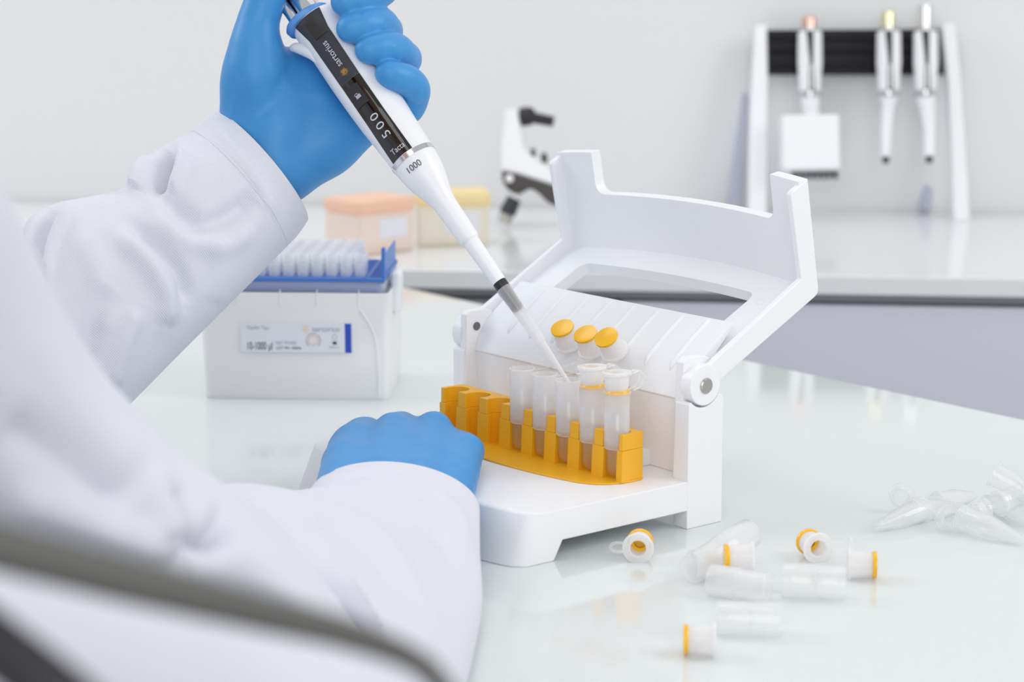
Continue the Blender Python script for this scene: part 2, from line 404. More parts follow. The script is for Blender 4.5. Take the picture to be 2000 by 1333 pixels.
# lid: one shell with side walls, hand opening and notch
lid_r = empty('lid', L(-93.5, 7, 71), None, None); lid_r.parent = ws; lid_r.matrix_parent_inverse = Matrix.Translation(-Vector(ws.location))
A1 = np.array([19.3, 72.8]); A2 = np.array([87.3, 108.0]); LT = np.array([76.9, 167.0])
ta = (A2 - A1) / np.linalg.norm(A2 - A1); na = np.array([ta[1], -ta[0]]); tl = (LT - A2) / np.linalg.norm(LT - A2); nl = np.array([tl[1], -tl[0]])
QC = 76.6; QT = QC + np.linalg.norm(LT - A2)
def bulge(a): x = (a + 93.5) / 93.5; return 8.5 * (1 - x * x)
def lidpt(a, q, off=0):
    b = bulge(a)
    if q <= QC - 4:
        p = A1 + ta * (q * (1 + b / QC)) - na * off
    elif q >= QC + 4:
        p = A2 + ta * b + tl * (q - QC) - nl * off
    else:
        t = (q - (QC - 4)) / 8
        p0 = A1 + ta * ((QC - 4) * (1 + b / QC)) - na * off; p2 = A2 + ta * b + tl * 4 - nl * off; p1 = A2 + ta * b - (na + nl) * .5 * off * 1.15
        p = p0 * (1 - t) ** 2 + p1 * 2 * t * (1 - t) + p2 * t * t
    return L(a, p[0], p[1])
HA, HB = -161.5, -27.5; EA, EB = -161.0, -23.5; RR = 5.0
def hole(a):
    e = min(a - HA, HB - a)
    r = RR - math.sqrt(max(RR * RR - (RR - min(e, RR)) ** 2, 0))
    return 22 + r, 57.0 - r
def cut(a):
    e = min(a - EA, EB - a); r = 6 - math.sqrt(max(36 - (6 - min(e, 6)) ** 2, 0))
    return QC + 36 + r
# piecewise grid in (width, length) space
ast = sorted(set([-186.6, -175, -168] + [EA, HA, -160.2, -159.4, -158.2, -156.4, -154.8] + list(np.round(np.linspace(-150, -38, 24), 2)) + [-34, -32, -30.3, -29, -28.2, HB, -26.3, -25.2, -24.4, -23.9, EB, -18, -10, -.4]))
def cols(a):
    inh = HA <= a <= HB; ine = EA <= a <= EB
    h = hole(a) if inh else (27.0, 52.0); c = cut(a) if ine else QC + 42
    q = list(np.linspace(2, h[0], 4)) + list(np.linspace(h[0], h[1], 5))[1:] + list(np.linspace(h[1], QC - 4, 4))[1:] + list(np.linspace(QC - 4, QC + 4, 7))[1:] + list(np.linspace(QC + 4, c, 5))[1:] + list(np.linspace(c, QT, 4))[1:]
    return q
NQ = len(cols(-100)); vs = [lidpt(a, q) for a in ast for q in cols(a)]; fs = []
for i in range(len(ast) - 1):
    am = (ast[i] + ast[i + 1]) / 2
    for j in range(NQ - 1):
        if 3 <= j < 7 and HA < am < HB: continue
        if j >= NQ - 4 and EA < am < EB: continue
        fs.append((i * NQ + j, (i + 1) * NQ + j, (i + 1) * NQ + j + 1, i * NQ + j + 1))
used = sorted(set(x for q in fs for x in q)); rm = {x: i for i, x in enumerate(used)}
vs = [vs[x] for x in used]; fs = [tuple(rm[x] for x in q) for q in fs]
# solid plate of 5 mm built by hand: outer skin, inner skin, rim
qa = [(a, q) for a in ast for q in cols(a)]; inner = [lidpt(*qa[x], 6.5) for x in used]
n0 = len(vs); edge = {}
for q in fs:
    for i in range(4):
        e = (q[i], q[(i + 1) % 4]); edge[e] = edge.get(e, 0) + 1
rim = [e for e in edge if (e[1], e[0]) not in edge]
allf = list(fs) + [tuple(n0 + x for x in q[::-1]) for q in fs] + [(e[1], e[0], n0 + e[0], n0 + e[1]) for e in rim]
mesh('lid_panel', vs + inner, allf, M['white'], lid_r, bevel=.0008, angle=40)
for a0, a1 in ((-3.4, 0), (-187, -183.6)):
    ti = 11.2; ring = []
    c0 = np.array(hc)
    out = [A1, A1 + ta * 40, A2 - ta * 3, A2 - ta * .8 + tl * .6, A2 + tl * 3, LT - tl * 1.0, LT - nl * 1.0]
    inn = [LT - nl * 12.0 - tl * 3.6, LT - nl * 13.1 - tl * 5, np.array([73.9, 116.7]), np.array([12.1, 81.5])]
    arc = []
    for t in np.linspace(118, 330, 20):
        arc.append(c0 + 10.2 * np.array([math.cos(math.radians(t)), math.sin(math.radians(t))]))
    ring = out + inn + arc
    v, f = prism([L(a0, p[0], p[1]) for p in ring], W * (a1 - a0) / 1000)
    mesh('lid_side', v, f, M['white'], lid_r, bevel=.0006, angle=30, flat=True)
for a0, a1 in ((-6.5, 1.2), (-188.2, -180.5)):
    v, f = lathe(L(a0, *hc), W, [(0, .0102), ((a1 - a0) / 1000, .0102)], 56); o = mesh('hinge_disc', v, f, M['whitesm'], lid_r, bevel=.0006)
    if a1 > 0:
        v, f = lathe(L(a1, hc[0] + .3, hc[1] - .3), W, [(-.001, .0039), (.0006, .0039), (.0011, .0034), (.0011, .0001)], 36); mesh('screw', v, f, M['steel'], o, smooth=True)
for a, q in ((-134, 72.4), (-73, 72.4), (-19, 52), (-179, 54)):                  # moulding marks on the inner face
    c = lidpt(a, q, 6.5); nn = D * (-na[0]) + Z * (-na[1])
    v, f = lathe(c, nn, [(-.0004, .0022), (.0002, .0022), (.0003, .0018), (.0001, .0016), (.0001, .0002)], 20); mesh('moulding_mark', v, f, M['white'], lid_r, smooth=True)

# orange tube rack
rk = empty('tube_rack', L(-90, -30, 24), 'orange eight-place tube rack set into the white workstation', 'rack')
pl = [(-19.0, -15), (-17.2, -17.5), (-16.8, -24), (-17.6, -30.5), (-20, -37), (-24.6, -42.2)]
for a in np.linspace(-33, -147, 25):
    x = (a + 90) / 57.; pl.append((a, -46.3 - 5.9 * (1 - x * x)))
pl += [(-155.4, -42.2), (-160, -37), (-162.4, -30.5), (-163.2, -24), (-162.8, -17.5), (-161, -15)]
v, f = prism([L(a, d, 24.03) for a, d in pl], Z * .0009); mesh('rack_plate', v, f, M['orange'], rk, bevel=.0003)
def comb(rp, hf, front):                                       # plan outline: pockets of radius rp that open to the front with half-width hf
    ef = 17.3 if rp > 6.3 else 17.0
    pts = [(-18.2, -16.0), (-ef, front + .4), (-ef - .4, front)]
    for a in RW:
        dc = -26.4; ang0 = math.asin(min(1, hf / rp)); yf = dc - math.sqrt(rp * rp - hf * hf)
        pts += [(a + hf, front)]
        for t in np.linspace(-math.pi / 2 + ang0, math.pi * 1.5 - ang0, 21): pts.append((a + rp * math.cos(t), dc + rp * math.sin(t)))
        pts += [(a - hf, front)]
    pts += [(-180 + ef + .4, front), (-180 + ef, front + .4), (-161.8, -16.0)]
    return pts
def comb_body(rp, hf, fr, z0, z1, taper=0):
    p = comb(rp, hf, fr); n = len(p)
    vs = [L(a, d, z0) for a, d in p] + [L(a, d + (taper if abs(d - fr) < .01 else 0), z1) for a, d in p]
    # caps as quads: strip between pocket outline and the back line, so build by triangulation
    me = bpy.data.meshes.new('t'); me.from_pydata([tuple(x) for x in vs], [], [tuple(range(n)), tuple(range(2 * n - 1, n - 1, -1))] + [(i, (i + 1) % n, n + (i + 1) % n, n + i) for i in range(n)])
    return me
for nm, args in (('lower_posts', (5.5, 4.9, -31.4, 24.5, 40.2, .8)), ('upper_posts', (6.6, 5.95, -30.6, 40.2, 48.3, .4))):
    a = list(args)
    if nm == 'upper_posts': pass
    fin(nm, comb_body(*a), M['orange'], rk, bevel=.00035, angle=50)
# ---------------------------------------------------------------- tubes in the rack
def plug(e, disc, nrm, closed=False, L0=.0098, name='cap'):
    """cap: flange at the far end, frosted plug, yellow membrane disc at 'disc' facing nrm"""
    x, y, a = frame(nrm); o = np.array(disc) - a * L0
    v, f = lathe(o, a, [(-.0004, .0037), (-.0012, .0041), (-.0012, .0072), (0, .0074), (0.0002, .0062), (L0 * .35, .0060), (L0, .0053), (L0, .0045), (.0006, .0050), (-.0004, .0037)], 36, False)
    c = mesh(name, v, f, M['milky'], e, smooth=True, angle=50)
    v, f = lathe(o, a, [(L0 - .0003, .0030), (L0 - .0006, .0057), (L0 + .0002, .0063), (L0 + .0012, .0062), (L0 + .0014, .0048), (L0 + .0015, .0001)], 36, False)
    s = mesh('yellow_seal', v, f, M['yellow'], c, smooth=True, angle=45)
    s['label'] = 'yellow seal disc'
    return c, o, a
capinfo = {0: (1099, 643, (-.30, .72)), 1: (1144, 655, (-.30, .72)), 2: (1185, 661, (-.36, .58))}
TW = [RW[4 - k] for k in range(5)]
names = ['round bottom sample tube, leftmost of the five in the orange rack', 'sample tube second from the left in the orange rack, cap open',
         'middle sample tube in the orange rack, under the pipette tip', 'sample tube in the orange rack with closed cap, fourth from the left',
         'sample tube with closed cap at the right end of the orange rack']
for k, a in enumerate(TW):
    o = L(a, -26.4, 0); e = empty('sample_tube', o + Z * .025, names[k], 'tube', 'sample tubes in the orange rack')
    v, f = lathe(o, Z, [(.0253, .0002), (.0256, .0018), (.0265, .0034), (.0282, .0045), (.0303, .0050), (.056, .0052), (.056, .0044), (.0303, .0043), (.0285, .0036), (.027, .002), (.0268, .0001)], 36, False)
    mesh('tube_body', v, f, M['glassy'], e, smooth=True)
    v, f = lathe(o, Z, [(.0402, .0048), (.0400, .0059), (.0406, .0063), (.0575, .0063), (.058, .0061), (.0588, .0062), (.0676, .0066), (.0680, .0069), (.0684, .0066), (.0684, .0060), (.0420, .0056)], 40, False)
    mesh('filter_sleeve', v, f, M['frost'], e, smooth=True, angle=40)
    v, f = lathe(o, Z, [(.0275, .0006), (.0305, .0041), (.056, .0043), (.0575, .0050), (.0578, .0001)], 32, False)
    mesh('liquid', v, f, M['liquid'], e, smooth=True, angle=50)
    vv = unit(FW * [1, 1, 0])
    v, f = box_v(o - RT * .0006 - vv * .0060 + Z * .050, RT * .0012, vv * .0006, Z * .007); mesh('inner_rib', v, f, M['milky'], e)
    if k < 3:
        u0, v0, (nu, nv) = capinfo[k]
        dc = on_d(u0, v0, [1, -1, -3][k]); toward = -unit(ray(u0, v0)); nrm = unit(toward * .62 + RT * nu + UP * nv)
        c, fo, ax = plug(e, dc, nrm)
        rimp = o + Z * .0682 + D * .0068; fe = fo - unit(np.array([0, 0, 1.]) - ax * ax[2]) * .0066
        side = unit(np.cross(fe - rimp, FW)) * .0022
        mid = (rimp + fe) / 2 + D * .002 - Z * .002
        st = []
        for sgn in (-1, 1):
            P = catmull([rimp + side * sgn, mid + side * sgn, fe + side * sgn], 10); st.append(tube(P, .00035, 8))
        P0 = catmull([rimp - side, mid - side, fe - side], 10); P1 = catmull([rimp + side, mid + side, fe + side], 10)
        st.append(([p for q in zip(P0, P1) for p in q], [(2 * i, 2 * i + 1, 2 * i + 3, 2 * i + 2) for i in range(9)]))
        v, f = join(st); mesh('strap', v, f, M['clear'], e, smooth=True)
    else:
        c, fo, ax = plug(e, o + Z * .0684, -Z + W * .04 + D * .03, True, .0084)
        v, f = lathe(o + Z * .0768 , Z, [(0, .0060), (0, .0074), (.0008, .0076), (.0010, .0060)], 36); mesh('cap_rim', v, f, M['clear'], c, smooth=True, angle=40)
        h0 = o + Z * .0772 + D * .007 + W * .001
        v, f = tube(catmull([h0, h0 + D * .004 + Z * .0005, h0 + D * .007 - Z * .003, h0 + D * .004 - Z * .0075, h0 - Z * .0085], 14), .0006, 8)
        v2, f2 = tube(catmull([h0 + W * .003, h0 + W * .003 + D * .004 + Z * .0005, h0 + W * .003 + D * .007 - Z * .003, h0 + W * .003 + D * .004 - Z * .0075, h0 + W * .003 - Z * .0085], 14), .0006, 8)
        v, f = join([(v, f), (v2, f2)]); mesh('strap', v, f, M['clear'], e, smooth=True)

# ---------------------------------------------------------------- pipette
T0 = L(-60.3, -27, 66.5)
R1 = O + ray(802, 303) * 1.1136; AX = unit(R1 - T0)
vd = unit(ray(760, 400)); PV = unit(-vd + AX * (vd @ AX)); PN = np.cross(AX, PV); 
if PN @ RT < 0: PN = -PN
pip = empty('pipette', T0 + AX * .13, 'white adjustable pipette with black display held in the raised glove', 'pipette')
def PP(t, x, lift=0, rad=None):                                # on the barrel: t along it, x across it, millimetres
    r = body_r(t) if rad is None else rad; th = math.asin(max(-1, min(1, x / r)))
    return T0 + (AX * t + (PN * math.sin(th) + PV * math.cos(th)) * (r + lift)) / 1000
BR = [(142, 12.1), (150, 12.4), (160, 12.9), (172, 13.7), (185, 14.1), (200, 14.2), (212, 14.0), (222, 13.8), (229, 14.0), (233, 14.4), (236, 14.2)]
def body_r(t):
    return float(np.interp(t, [b[0] for b in BR], [b[1] for b in BR]))
fr = (PN, PV, AX)
def pl_lathe(name, prof, m, parent=pip, n=56, caps=False, angle=35):
    v, f = lathe(T0, AX, [(t / 1000, r / 1000) for t, r in prof], n, caps, fr); return mesh(name, v, f, m, parent, smooth=True, angle=angle)
bd = pl_lathe('handle', [(142.5, 5)] + [(t, body_r(t)) for t in np.linspace(144.8, 236, 40)] + [(237.5, 13), (238, 3)], M['whitesm'])
pl_lathe('ring', [(142.0, 11.9), (142.2, 12.35), (144.8, 12.55), (145.0, 12.1)], M['chrome'])
cone = pl_lathe('lower_cone', [(64, 3), (64, 3.72), (66, 3.8), (90, 4.45), (90.6, 5.0), (91.5, 5.4), (94, 5.45), (112, 5.95), (115, 6.15), (118, 6.7), (122, 7.9), (126, 9.2), (130, 10.3), (134, 11.1), (138, 11.65), (142.2, 12.05), (142.3, 5)], M['whitesm'])
pl_lathe('nozzle_collar', [(59.5, 2), (59.5, 3.45), (60.2, 3.6), (63.5, 3.65), (64.2, 3.5), (64.2, 2)], M['black'])
pl_lathe('nozzle', [(46.5, .5), (46.5, 2.6), (47.2, 2.9), (49, 3.0), (49.4, 2.75), (51.5, 2.75), (52, 3.0), (59.6, 3.15)], M['black'])
tp = pl_lathe('tip', [(0, .45), (0, .7), (12, 1.25), (24, 2.15), (25.3, 2.3), (25.4, 2.75), (40, 3.05), (57, 3.65), (57.2, 3.95), (60, 4.0), (60, 3.6), (44, 2.95), (26, 2.3), (24, 1.8), (1, .4)], M['tip'], n=36)
# black face: matte upper part and glossy display strip, both hugging the barrel
def strip(name, t0, t1, x0f, x1f, lift, m, nt=40, nx=12, th=.5):
    vs, fs = [], []
    for li in (lift, lift - th):
        for i in range(nt + 1):
            t = t0 + (t1 - t0) * i / nt
            for j in range(nx + 1):
                x = x0f(t) + (x1f(t) - x0f(t)) * j / nx; vs.append(PP(t, x, li))
    n = (nt + 1) * (nx + 1)
    for i in range(nt):
        for j in range(nx):
            a = i * (nx + 1) + j; q = (a, a + 1, a + nx + 2, a + nx + 1); fs.append(q); fs.append(tuple(n + z for z in q[::-1]))
    bnd = [j for j in range(nx + 1)] + [i * (nx + 1) + nx for i in range(1, nt + 1)] + [nt * (nx + 1) + j for j in range(nx - 1, -1, -1)] + [i * (nx + 1) for i in range(nt - 1, 0, -1)]
    for a, b in zip(bnd, bnd[1:] + bnd[:1]): fs.append((a, b, n + b, n + a))
    return mesh(name, vs, fs, m, pip, smooth=True, angle=40)
xl = lambda t: float(np.interp(t, [144, 150, 170, 195, 225, 236], [-9.9, -9.8, -9.5, -9.3, -9.3, -11.2]))
xr = lambda t: float(np.interp(t, [144, 150, 170, 195, 225, 236], [2.5, 2.4, 2.1, 2.2, 2.8, 4.6]))
dsp = strip('display', 145.2, 194, xl, xr, .35, M['display'])
mp = strip('upper_face', 194.2, 236.5, xl, xr, .45, M['matte'])
lcd = strip('screen', 149.5, 172, lambda t: -8.2 + .5, lambda t: -2.2, .42, M['lcd'], 20, 8, .1); lcd.parent = dsp; lcd.matrix_parent_inverse = Matrix.Translation(-Vector(pip.location))
lcd.matrix_parent_inverse = Matrix.Translation(-Vector(pip.location)) 
bt = strip('lock_button', 178.5, 190.5, lambda t: -8.6, lambda t: -1.6, .75, M['black'], 10, 8, .5)
bt2 = strip('release_button', 222.5, 233, lambda t: -6.2, lambda t: 1.2, .95, M['black'], 10, 8, .7)
def on_barrel(geo, tc, xc, adir, bdir, lift):                  # adir/bdir: (dt, dx) per text unit
    def f(a, b): return PP(tc + a * adir[0] + b * bdir[0], xc + a * adir[1] + b * bdir[1], lift)
    return put(geo, f)
def btext(s, width, tc, xc, along, lift, m, parent, sp=1.0, hscale=1.0):
    g = fit_width(text_geo(s, 10, sp), width); g = ([(x, y * hscale, 0) for x, y, _ in g[0]], g[1])
    v, f = on_barrel(g, tc, xc, (1, 0) if along else (0, 1), (0, -1) if along else (1, 0), lift)
    return mesh('lettering', v, f, m, parent)
btext('sartorius', 16.0, 211.0, -3.6, True, .5, M['white_ink'], mp, 1.0, 1.05)
btext('500', 14.2, 164.6, -4.0, True, .5, M['white_ink'], dsp, 1.45, .82)
btext('Tacta', 7.8, 149.2, -3.6, False, .4, M['white_ink'], dsp, 1.0, 1.25)
btext('1000', 8.0, 136.4, -2.0, False, .12, M['ink'], cone, 1.0, 1.1)
# padlock sign and dotted emblem
g = join([([(-1.3 + 2.6 * i / 6, y, 0) for i in range(7) for y in (-1.2, .7)], [(2 * i, 2 * i + 1, 2 * i + 3, 2 * i + 2) for i in range(6)])] +
         [([((r0) * math.cos(t) - .5, .8 + r0 * math.sin(t), 0) for t in np.linspace(0, math.pi, 9) for r0 in (.7, 1.05)], [(2 * i, 2 * i + 1, 2 * i + 3, 2 * i + 2) for i in range(8)])])
v, f = on_barrel(g, 184, -4.8, (0, 1), (1, 0), .84); mesh('lock_sign', v, f, M['grey_ink'], bt)
dots = []
for i in range(9):
    for j in range(8):
        x, y = (i - 4) * .62, (j - 3.5) * .62; r = .26 * math.exp(-(x * x * .12 + y * y * .18)) * (1.15 if (abs(x) < 1.4 and abs(y) < 1.6) else .75)
        if abs(x) + abs(y) > 3.4 or ((i * 7 + j * 5) % 11 == 3): continue
        dots.append(([(x + r * math.cos(q), y + r * math.sin(q), 0) for q in np.linspace(0, 2 * math.pi, 9)[:-1]], [tuple(range(8))]))
v, f = on_barrel(join(dots), 199.2, -3.6, (1, 0), (0, -1), .5); mesh('emblem', v, f, M['gold'], mp)
# collar, plunger, finger hook
v, f = lathe(T0 - PN * .0035, AX, [(.2368, .004), (.2368, .0112), (.2378, .0128), (.2400, .0134), (.2412, .0126), (.2415, .004)], 40, False, fr); mesh('colour_collar', v, f, M['lightblue'], pip, smooth=True)
pl_lathe('plunger_shaft', [(238, 2), (238, 6.6), (256, 6.6), (257, 6), (257, 2)], M['chrome'])
pl_lathe('plunger_button', [(257, 2), (257, 8.2), (259, 9), (264, 9), (266, 7.5), (266.5, 1)], M['rubber'])
v, f = tube([T0 + (AX * t + PN * x + PV * 1) / 1000 for t, x in ((239, -9.5), (262, -9.5))], .003, 14); mesh('ejector_button', v, f, M['chrome'], pip, smooth=True)
hk = catmull([list(PP(216, -13.2, -2.0)) + [.0022], list(PP(222, -13.4, -1.6)) + [.0034], list(T0 + (AX * 227.5 - PN * 14.6 + PV * 1) / 1000) + [.0032], list(T0 + (AX * 231 - PN * 17.2) / 1000) + [.0026], list(T0 + (AX * 232.5 - PN * 19.2 - PV * 1) / 1000) + [.0018]], 24)
v, f = tube(hk[:, :3], list(hk[:, 3]), 16); mesh('finger_hook', v, f, M['whitesm'], pip, smooth=True, angle=80)

# ---------------------------------------------------------------- person
def dax(vv): return 1.1136 + (303 - vv) * 0.0000565 / .82      # depth of the barrel near image row vv
def chain_(P_): return [(U(*P_[i][:3]), U(*P_[i + 1][:3]), P_[i][3], P_[i + 1][3]) for i in range(len(P_) - 1)]
sh_r = U(-640, 330, .50); sh_l = np.array([-.54, .80, .22]); el_r = U(480, 1150, .79); el_l = U(20, 720, 1.09)
wr_r = U(770, 985, .98); wr_l = U(480, 330, 1.148)
mid_s = (sh_r + sh_l) / 2; hip = mid_s + np.array([-.10, -.02, -.50])
G = [(.03, .03, [(mid_s + [-.04, 0, -.06], hip, .09, .10), (sh_r, sh_l, .04, .05), (sh_r + [-.06, 0.05, -.2], hip, .08, .10), (sh_l + [0, -0.05, -.2], hip, .08, .10)]),
     (.03, .02, [(mid_s, mid_s + [.03, .0, .12], .058, .052)]),
     (.02, .02, [(mid_s + [.055, 0.01, .21], mid_s + [.05, .01, .27], .072, .082), (mid_s + [.12, .015, .18], mid_s + [.10, .015, .2], .035, .05), (mid_s + [.135, .018, .215], mid_s + [.115, .018, .24], .012, .012)]),
     (.012, .01, chain_(((-640, 330, .50, .03), (-330, 490, .53, .028), (-40, 790, .60, .022), (170, 930, .66, .018), (320, 1025, .70, .012), (430, 1090, .75, .012), (560, 1180, .82, .018), (640, 1150, .88, .02), (700, 1100, .93, .016), (757, 1045, .97, .013), (770, 1000, .99, .012)))),
     (.03, .01, [(sh_l, el_l, .042, .030), (el_l, wr_l, .028, .016)]),
     (.03, .02, [(hip, hip + np.array([.0, .02, -.12]), .15, .13)])]
V, Q = sdf_mesh(G, .007); V = relax(V, Q, 2)
person = quad_obj('person', V, Q, M['skin'], None)
props(person, 'person in a white lab coat and blue gloves pipetting at the bench', 'person')
V, Q = sdf_mesh([(.0, .01, [(mid_s + [.03, 0, .255], mid_s + [.03, 0, .29], .095, .088), (mid_s + [-.02, 0, .19], mid_s + [0, 0, .25], .07, .085)])], .006); quad_obj('hair', relax(V, Q), Q, M['hair'], person)
V, Q = sdf_mesh([G[0], G[5], (.03, .01, [(sh_l, sh_l * .5 + el_l * .5, .05, .05)])], .008, extra=.014)
quad_obj('lab_coat', relax(V, Q, 3), Q, M['coat'], person)

def mm(u, v, dep, r): return (U(u, v, dep), r / 1000)
def chain(*pts):
    return [(pts[i][0], pts[i + 1][0], pts[i][1], pts[i + 1][1]) for i in range(len(pts) - 1)]
# raised left hand, palm to the viewer, fingers wrapped round the barrel
def q(u, v, off, r): return mm(u, v, dax(v) + off / 1000, r)
palm = (chain(q(480, 300, 40, 15), q(505, 255, 34, 15), q(560, 190, 30, 15), q(655, 112, 32, 10.5)) + chain(q(490, 310, 34, 18), q(590, 220, 34, 15), q(672, 128, 34, 11)) +
        chain(q(505, 345, 34, 18), q(610, 255, 34, 15), q(700, 182, 33, 11)) + chain(q(525, 350, 32, 15), q(560, 325, 32, 15), q(640, 284, 32, 13.2), q(722, 238, 30, 10.5)) +
        chain(q(484, 232, 34, 11), q(490, 195, 24, 12.5), q(498, 150, 12, 13.6), q(502, 95, 6, 12)) + chain(q(500, 155, 18, 12), q(560, 146, 28, 10), q(620, 138, 33, 10)) +
        chain(q(540, 250, 26, 18), q(600, 210, 30, 14)))
def sm(*pts, n=16):
    A_ = catmull([list(p[0]) + [p[1]] for p in pts], n); return [(A_[i][:3], A_[i + 1][:3], A_[i][3], A_[i + 1][3]) for i in range(n - 1)]
thumb = sm(q(496, 125, 9, 12.4), q(500, 60, 4, 10.9), q(518, 0, 0, 10.1), q(527, -35, -4, 10.2), q(560, -62, -8, 9.2), q(575, -62, -8, 8.6))
fi = sm(q(668, 88, 33, 10.2), q(730, -18, 20, 9.8), q(744, -24, 8, 9.4), q(733, -16, -6, 9.2), q(705, -5, -15, 8.9), q(674, 4, -19, 7.6))
fm_ = sm(q(672, 125, 34, 10.5), q(745, 68, 22, 9.6), q(748, 58, 8, 9.3), q(738, 47, -4, 9.2), q(712, 50, -14, 8.8), q(684, 56, -17, 7.4))
fr_ = sm(q(700, 180, 33, 10.5), q(782, 122, 20, 9.4), q(783, 112, 8, 9.1), q(770, 98, -4, 8.9), q(744, 96, -13, 8.2), q(718, 98, -16.5, 6.8))
fp_ = sm(q(720, 236, 30, 10), q(790, 215, 20, 8.6), q(806, 190, 12, 8.2), q(809, 172, 3, 7.9), q(793, 156, -6, 7.8), q(768, 148, -12, 7.2), q(756, 142, -14, 6.2))
V, Q = sdf_mesh([(.008, .012, palm), (.007, .002, thumb), (.0016, .0015, fi), (.0012, .0015, fm_), (.0012, .0015, fr_), (.0012, .0015, fp_)], .00105)
V = relax(V, Q, 3); N_ = normals(V, Q)
V = crease(V, N_, [([(818, 180), (800, 186), (785, 184)], 5, -1.0), ([(828, 203), (812, 207), (795, 200)], 4, -.8), ([(560, 320), (600, 250), (610, 180)], 30, -1.2), ([(500, 240), (540, 180), (570, 120)], 16, -1.0),
                   ([(470, 180), (455, 215), (450, 250)], 8, .5), ([(690, 10), (705, 22), (700, 30)], 6, -.6), ([(752, 60), (748, 45), (757, 25)], 9, .7), ([(778, 118), (775, 100), (768, 82)], 9, .7)])
quad_obj('glove', V, Q, M['glove'], person)

# right hand resting on the workstation base, knuckles up
def g(u, v, d, r): return mm(u, v, d, r)
MCs = [[(664, 1025, .98, 10), (664, 978, 1.0, 11.3), (678, 910, 1.05, 11), (690, 868, 1.083, 10)], [(725, 1025, .98, 11), (735, 974, 1.0, 11.3), (752, 895, 1.055, 11), (766, 843, 1.092, 8.8)],
       [(800, 1025, .98, 11), (808, 976, 1.0, 11.3), (830, 898, 1.055, 11), (847, 843, 1.09, 9)], [(860, 1040, .98, 8), (872, 1004, 1.0, 9.5), (892, 940, 1.035, 10.3), (914, 884, 1.068, 7.9)]]
back = []
for i_ in range(3):
    for t_ in (0, .25, .5, .75):
        pp_ = [[x0 * (1 - t_) + x1 * t_ for x0, x1 in zip(a_, b_)] for a_, b_ in zip(MCs[i_], MCs[i_ + 1])]
        pp_ = [(x[0], x[1] + (9 if k_ == 3 else 4) * math.sin(math.pi * t_), x[2], x[3] - .5 * math.sin(math.pi * t_)) for k_, x in enumerate(pp_)]
        back += sm(*[g(*x) for x in pp_], n=9)
back += sm(*[g(*x) for x in MCs[3]], n=9)
f1 = sm(g(692, 866, 1.083, 10), g(705, 850, 1.115, 8.8), g(718, 846, 1.133, 8), g(724, 848, 1.15, 7))
f2 = sm(g(766, 841, 1.092, 8.8), g(778, 836, 1.122, 8.2), g(786, 833, 1.143, 7.6), g(792, 834, 1.158, 6.8))
f3 = sm(g(847, 840, 1.09, 9.2), g(846, 838, 1.110, 8.4), g(840, 838, 1.128, 7.6), g(836, 836, 1.14, 6.8))
f4 = sm(g(915, 881, 1.068, 7.8), g(905, 872, 1.086, 7.2), g(893, 868, 1.098, 6.6), g(884, 866, 1.106, 6))
th = chain(g(664, 975, 1.0, 11), g(670, 905, 1.05, 9), g(676, 885, 1.078, 8.4), g(690, 880, 1.10, 7.6))
V, Q = sdf_mesh([(.008, .001, back), (.003, .002, f1), (.003, .002, f2), (.003, .002, f3), (.003, .002, f4), (.006, .004, th)], .00105)
V = relax(V, Q, 30); N_ = normals(V, Q)
V = crease(V, N_, [([(700, 858), (765, 826), (800, 838), (840, 865), (900, 885)], 12, .9), ([(875, 865), (872, 885), (880, 910), (920, 905)], 6, -.5), ([(790, 850), (780, 880), (770, 900)], 22, -.9)])
quad_obj('glove', V, Q, M['glove'], person)

def over_table(V):
    q_ = V - B; d_ = q_ @ D * 1000; V[(d_ > -300) & (V[:, 2] < .0012), 2] = .0012; return V
# left sleeve
def two(p, r, d, bu, th, n=None):
    cx, cy = (p[0] + r[0]) / 2, (p[1] + r[1]) / 2; e1 = ((p[0] - r[0]) / 2, (p[1] - r[1]) / 2)
    l = math.hypot(*e1); nx, ny = -e1[1] / l, e1[0] / l
    return (cx, cy, d, e1[0], e1[1], 0, nx * bu, ny * bu, -th)
S = [two((420, 220), (600, 433), 1.152, 26, .032), two((396, 238), (581, 460), 1.149, 26, .033), two((370, 258), (558, 484), 1.145, 26, .034), two((310, 290), (503, 540), 1.137, 24, .036), two((264, 328), (452, 591), 1.13, 22, .037), two((240, 368), (400, 643), 1.123, 18, .039),
     two((170, 385), (340, 703), 1.115, 12, .042), two((97, 401), (292, 752), 1.107, 6, .044), two((48, 440), (230, 815), 1.10, 0, .045), two((30, 520), (160, 890), 1.09, 0, .045), two((-110, 545), (20, 960), 1.05, 0, .046), two((-650, 350), (-600, 800), .96, 0, .048), two((-1400, 120), (-1400, 620), .87, 0, .05), two((-1900, -60), (-1900, 520), .81, 0, .055)]
V, Q = loft(S, 270, 150); N_ = normals(V, Q)
if (N_ @ FW)[np.argmin(V @ FW)] > 0: N_ = -N_
